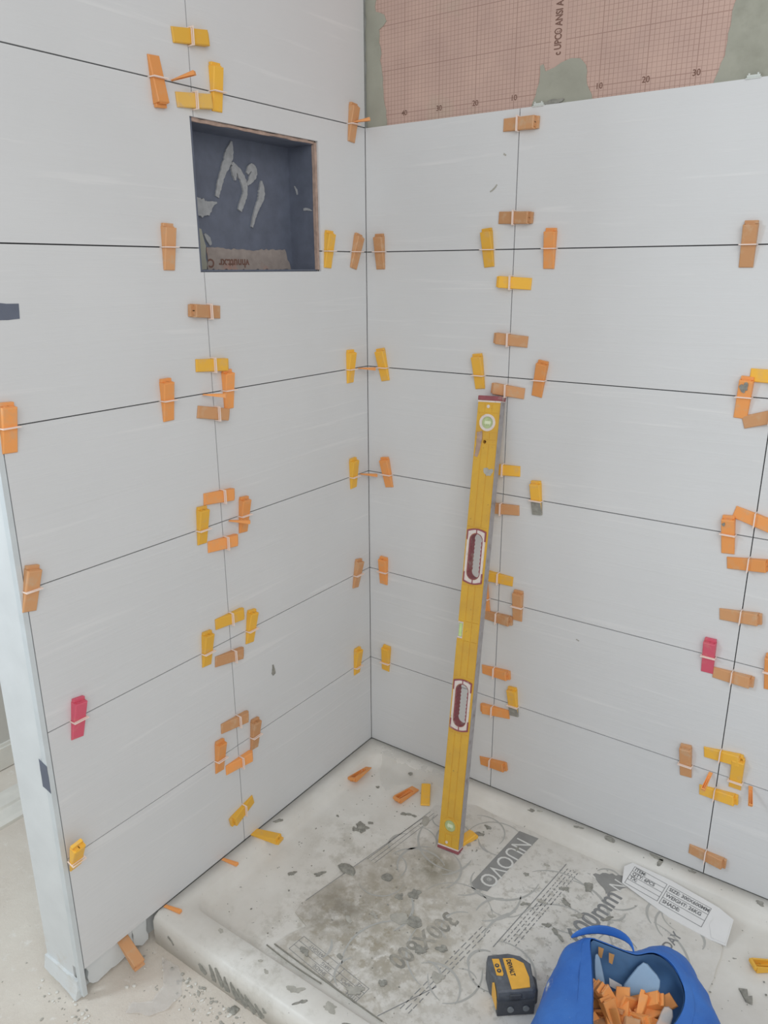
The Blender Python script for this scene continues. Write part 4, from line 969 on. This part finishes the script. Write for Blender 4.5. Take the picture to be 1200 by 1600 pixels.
# ------------------------------------------------------------------ blue bag with its pile of wedges
S12 = [(0.892, -0.732), (0.88, -0.636), (0.868, -0.553), (0.866, -0.508), (0.918, -0.475), (0.957, -0.466), (0.993, -0.460), (1.006, -0.440), (1.025, -0.405), (1.064, -0.386), (1.098, -0.392), (1.131, -0.432), (1.177, -0.486), (1.207, -0.532), (1.222, -0.605), (1.10, -0.76), (0.976, -0.815)]
I15 = [(1.005, -0.715), (0.972, -0.625), (0.940, -0.550), (0.915, -0.497), (0.931, -0.497), (0.964, -0.488), (1.001, -0.482), (1.014, -0.477), (1.034, -0.457), (1.065, -0.460), (1.091, -0.480), (1.112, -0.515), (1.119, -0.557), (1.108, -0.604), (1.092, -0.671), (1.073, -0.723), (1.036, -0.755)]
B0 = [(0.862, -0.742), (0.856, -0.66), (0.856, -0.585), (0.862, -0.545), (0.91, -0.52), (0.955, -0.51), (0.99, -0.505), (1.01, -0.50), (1.035, -0.495), (1.07, -0.485), (1.105, -0.490), (1.14, -0.51), (1.178, -0.548), (1.196, -0.592), (1.192, -0.655), (1.09, -0.790), (0.96, -0.825)]
bag = tag(empty('blue_bag', loc=(1.02, -.65, CZ + .0004)), 'blue woven carrier bag, open, full of orange wedges at the front of the base', 'bag')
off = Vector((1.02, -.65, CZ + .0004))
lerp = lambda a, b, t: (a[0] + (b[0] - a[0]) * t, a[1] + (b[1] - a[1]) * t)
def loft(name, rings, mat, parent, cap=None, sub=1, closed=True, thick=None, crease=0.0, wob=0.0):
    bm = bmesh.new(); rr = [[bm.verts.new(Vector(p_) - off + Vector((noise.noise(Vector(p_) * 30), noise.noise(Vector(p_) * 31 + Vector((9, 0, 0))), 0)) * wob) for p_ in r] for r in rings]; n = len(rr[0])
    for a, b in zip(rr, rr[1:]):
        for i in range(n if closed else n - 1): bm.faces.new([a[i], a[(i + 1) % n], b[(i + 1) % n], b[i]])
    if cap == 0: bm.faces.new(rr[0][::-1])
    if cap == 1: bm.faces.new(rr[-1])
    me = from_bm(name, bm, True); o = link(name, me, M[mat], parent)
    if thick:
        s = o.modifiers.new('thick', 'SOLIDIFY'); s.thickness = thick; s.offset = -1
    if sub:
        s = o.modifiers.new('smooth', 'SUBSURF'); s.levels = sub; s.render_levels = sub
    return o
zI = [.150, .150, .150, .152, .150, .148, .144, .146, .150, .152, .152, .150, .148, .146, .146, .146, .148]
r0 = [(x, y, CZ + .001) for x, y in B0]
r1 = [(*lerp(b, s, .5), .045) for b, s in zip(B0, S12)]
r2 = [(x, y, .120) for x, y in S12]
r3 = [(*lerp(s, i, .5), z + .004) for s, i, z in zip(S12, I15, [q_ - .012 for q_ in zI])]
r4 = [(x, y, z) for (x, y), z in zip(I15, zI)]
bw = loft('bag_wall', [r0, r1, r2, r3, r4], 'bag', bag, cap=0, sub=3, wob=.006)
tx = bpy.data.textures.new('creases', 'CLOUDS'); tx.noise_scale = .045; tx.noise_depth = 3
d_ = bw.modifiers.new('creases', 'DISPLACE'); d_.texture = tx; d_.strength = .011; d_.mid_level = .55
loft('hem', [[(x, y, z + .0012) for x, y, z in [tuple(a_ + (b_ - a_) * .35 for a_, b_ in zip(p3, p4)) for p3, p4 in zip(r3, r4)]], [(x, y, z + .0022) for x, y, z in r4]], 'bag', bag, thick=.0028, sub=2, wob=.003)
cen = (1.035, -.62)
q0 = [(*lerp(i, cen, .015), z - .001) for i, z in zip(I15, zI)]
q1 = [(*lerp(lerp(s, i, .45), cen, .06), .100) for s, i in zip(S12, I15)]
q2 = [(*lerp(lerp(s, i, .25), cen, .10), .050) for s, i in zip(S12, I15)]
q3 = [(*lerp(b, cen, .22), .028) for b in B0]
loft('bag_lining', [q0, q1, q2, q3], 'bag_in', bag, cap=1, sub=1, wob=.002)
# carrying handle arching behind the back rim
hp = [(.880, -.512, .148), (.898, -.492, .163), (.925, -.470, .169), (.955, -.458, .168), (.978, -.455, .162), (.993, -.458, .152), (1.003, -.470, .140)]
hq = [(x + .001, y - .004, z - (.010 + .013 * math.sin(math.pi * min(1, i / 5.0)))) for i, (x, y, z) in enumerate(hp)]
loft('handle', [hp, hq], 'bag', bag, closed=False, thick=.0022, sub=1)
# pale fold of the lining, label and spots printed on the back
fold = [[(1.022, -.474, .146), (1.005, -.500, .112), (.985, -.520, .072)], [(1.040, -.480, .130), (1.035, -.505, .100), (1.020, -.525, .070)], [(1.066, -.492, .132), (1.064, -.510, .105), (1.060, -.530, .074)]]
loft('lining_fold', fold, 'bag_pale', bag, closed=False, thick=.0015, sub=1)
loft('lining_fold', [[(.934, -.515, .142), (.940, -.528, .112), (.950, -.545, .080)], [(.943, -.508, .134), (.958, -.520, .104), (.975, -.535, .078)]], 'bag_pale', bag, closed=False, thick=.0015, sub=1)
def patch(pts, mat, name): 
    bm = bmesh.new(); vv = [bm.verts.new(Vector(p_) - off) for p_ in pts]; bm.faces.new(vv); o = link(name, from_bm(name, bm), M[mat], bag)
    s = o.modifiers.new('thick', 'SOLIDIFY'); s.thickness = .0006
patch([(.968, -.512, .090), (.994, -.510, .086), (.996, -.516, .074), (.972, -.518, .077)], 'paper', 'care_label')
for x, z in ((.944, .134), (.966, .132)): patch([(x - .006, -.5035, z + .010), (x + .005, -.5030, z + .011), (x + .004, -.5075, z - .010), (x - .003, -.5080, z - .009)], 'bag_print', 'printed_spot')
# loose wedges filling the bag
RB = random.Random(11)
wl_ = [wm[k] for k in ('O', 'T', 'O', 'T', 'O')]
k = 0
for lay in range(2):
    for i in range(24):
        a = RB.uniform(0, 6.283); rr_ = math.sqrt(RB.uniform(0, 1))
        x, y = 1.046 + .074 * rr_ * math.cos(a), -.590 + .074 * rr_ * math.sin(a)
        z = .066 + .026 * lay + RB.uniform(-.004, .006) - .012 * rr_
        eu = Matrix.Rotation(RB.uniform(0, 6.28), 4, 'Z') @ Matrix.Rotation(RB.uniform(-.75, .75), 4, 'Y') @ Matrix.Rotation(RB.choice((0, 0, 3.14, 1.5)) + RB.uniform(-.5, .5), 4, 'X')
        r = tag(empty('tile_wedge', Matrix.Translation((x, y, z)) @ eu), 'loose orange wedge in the pile inside the blue bag', 'wedge', 'loose wedges in the blue bag')
        link('wedge_body', wm['O' if RB.random() < .6 else 'T'], None, r); k += 1
for i, (pts, w) in enumerate((([(.985, -.545, .085), (1.000, -.570, .096), (1.004, -.600, .090)], .011), ([(1.102, -.535, .126), (1.107, -.572, .121), (1.096, -.615, .112)], -.024), ([(1.000, -.640, .094), (1.020, -.640, .104), (1.035, -.660, .098)], .012))):
    o = loft('plastic_strip', [[(x, y, z) for x, y, z in pts], [(x + w, y + w * .3, z - w * .2) for x, y, z in pts]], 'film', None, closed=False, thick=.0008, sub=1)
    o.location = off
    tag(o, ('milky plastic strip among the wedges, at the left inside the blue bag', 'milky plastic flap inside the right rim of the blue bag', 'milky curled plastic strip at the front of the wedge pile in the blue bag')[i], 'plastic')
for x, y, z, a, b, s_, mt in ((.8795, -.575, .118, .010, .004, 3, 'mortar_pale'),):
    pass

# ------------------------------------------------------------------ scraps and debris
def lump(x, y, z, r, seed, flat=.5):
    bm = bmesh.new(); bmesh.ops.create_icosphere(bm, subdivisions=2, radius=r)
    for v in bm.verts:
        k_ = 1 + .45 * noise.noise(v.co / r * 1.3 + Vector((seed * 3.7, seed, 0))); v.co *= k_; v.co.z *= flat
        if v.co.z < -r * .12: v.co.z = -r * .12
    o = link('mortar_lump', from_bm('mortar_lump', bm), M['mortar']); o.location = (x, y, z + r * .12); o.rotation_euler = (0, 0, seed)
    return o
o = lump(.272, -.480, ZP + .0004, .019, 3, .55); o.scale = (1.35, .8, 1); tag(o, 'grey mortar lump at the left edge of the cardboard', 'mortar')
o = lump(.202, -.328, ZP + .0004, .012, 6, .5); tag(o, 'grey mortar lump on bare base, halfway along the left wall', 'mortar')
o = lump(.196, -.066, ZP + .014, .007, 8, .5); tag(o, 'tiny dark mortar crumb in the back corner beside peeled film', 'mortar')
o = lump(.262, -.083, ZP + .0004, .006, 9, .5); tag(o, 'small mortar crumb at the tip of the dropped orange wedge', 'mortar')
tag(link('mortar_flake', prism('mortar_flake', [(1.178, -.268), (1.194, -.262), (1.199, -.280), (1.206, -.274), (1.210, -.292), (1.197, -.293), (1.186, -.278)], lambda u, v, h: (u, v, ZP + .0006 + (.0035 + (u - 1.178) * .1) * h)), M['mortar']),
    'grey triangular mortar flake lying right of the blue bag', 'mortar')
bm = bmesh.new(); RD = random.Random(21)
def crumb(bm, x, y, z, r):
    m_ = Matrix.Translation((x, y, z + r * .35)) @ Matrix.Rotation(RD.uniform(0, 6), 4, 'Z') @ Matrix.Diagonal((r * RD.uniform(.7, 1.5), r * RD.uniform(.6, 1.1), r * RD.uniform(.35, .8), 1))
    bmesh.ops.create_icosphere(bm, subdivisions=1, radius=1, matrix=m_)
for i in range(210):
    t_ = RD.random()
    if t_ < .45: x, y = RD.gauss(.22, .09), -.905 - abs(RD.gauss(0, .03))
    elif t_ < .6: x, y = RD.gauss(.01, .05), RD.gauss(-1.10, .02)
    else: x, y = RD.uniform(-.55, .5), RD.uniform(-1.25, -.90)
    if (x < .0 and y > -1.09) or y > -.892: continue
    crumb(bm, x, y, -.0802, RD.choice((.0012, .0016, .002, .0028, .004)))
tag(link('floor_debris', from_bm('floor_debris', bm), M['mortar_pale']), kind='stuff', label='scattered grey mortar crumbs on the dusty floor', cat='debris')
bm = bmesh.new()
for i in range(70):
    t_ = RD.random()
    if t_ < .7: x, y = RD.gauss(.20, .10), -.905 - abs(RD.gauss(0, .04))
    else: x, y = RD.gauss(.02, .06), -1.09 - abs(RD.gauss(0, .02))
    if (x < .0 and y > -1.085) or y > -.895: continue
    crumb(bm, x, y, -.0802, RD.choice((.002, .003, .0045)))
tag(link('floor_debris', from_bm('floor_debris', bm), M['white']), kind='stuff', label='white plaster crumbs along the shower base on the floor', cat='debris')
bm = bmesh.new()
for i in range(260):
    x, y = RD.uniform(.09, 1.25), RD.uniform(-.76, -.09); 
    on = x > .33
    crumb(bm, x, y, (CZ if on else ZP) - .0002, RD.choice((.0008, .0012, .0016, .0024)))
tag(link('mortar_crumbs', from_bm('mortar_crumbs', bm), M['mortar']), kind='stuff', label='tiny grey mortar crumbs strewn over cardboard and shower base', cat='debris')
o = film('plastic_scrap', rough_outline([(.050, -.905), (.10, -.900), (.135, -.915), (.165, -.945), (.170, -.985), (.150, -1.020), (.10, -1.045), (.090, -1.02), (.125, -.995), (.115, -.955), (.085, -.930)], .003, .02, 4), 'film', None, .010, lambda x, y: -.0785, 2, 3)
tag(o, 'crumpled translucent plastic scrap on the floor in front of the shower base', 'plastic')
o = lump(.288, -.905, -.0800, .011, 12, .6); tag(o, 'dark mortar lump on the floor under the smeared front of the shower base', 'mortar')
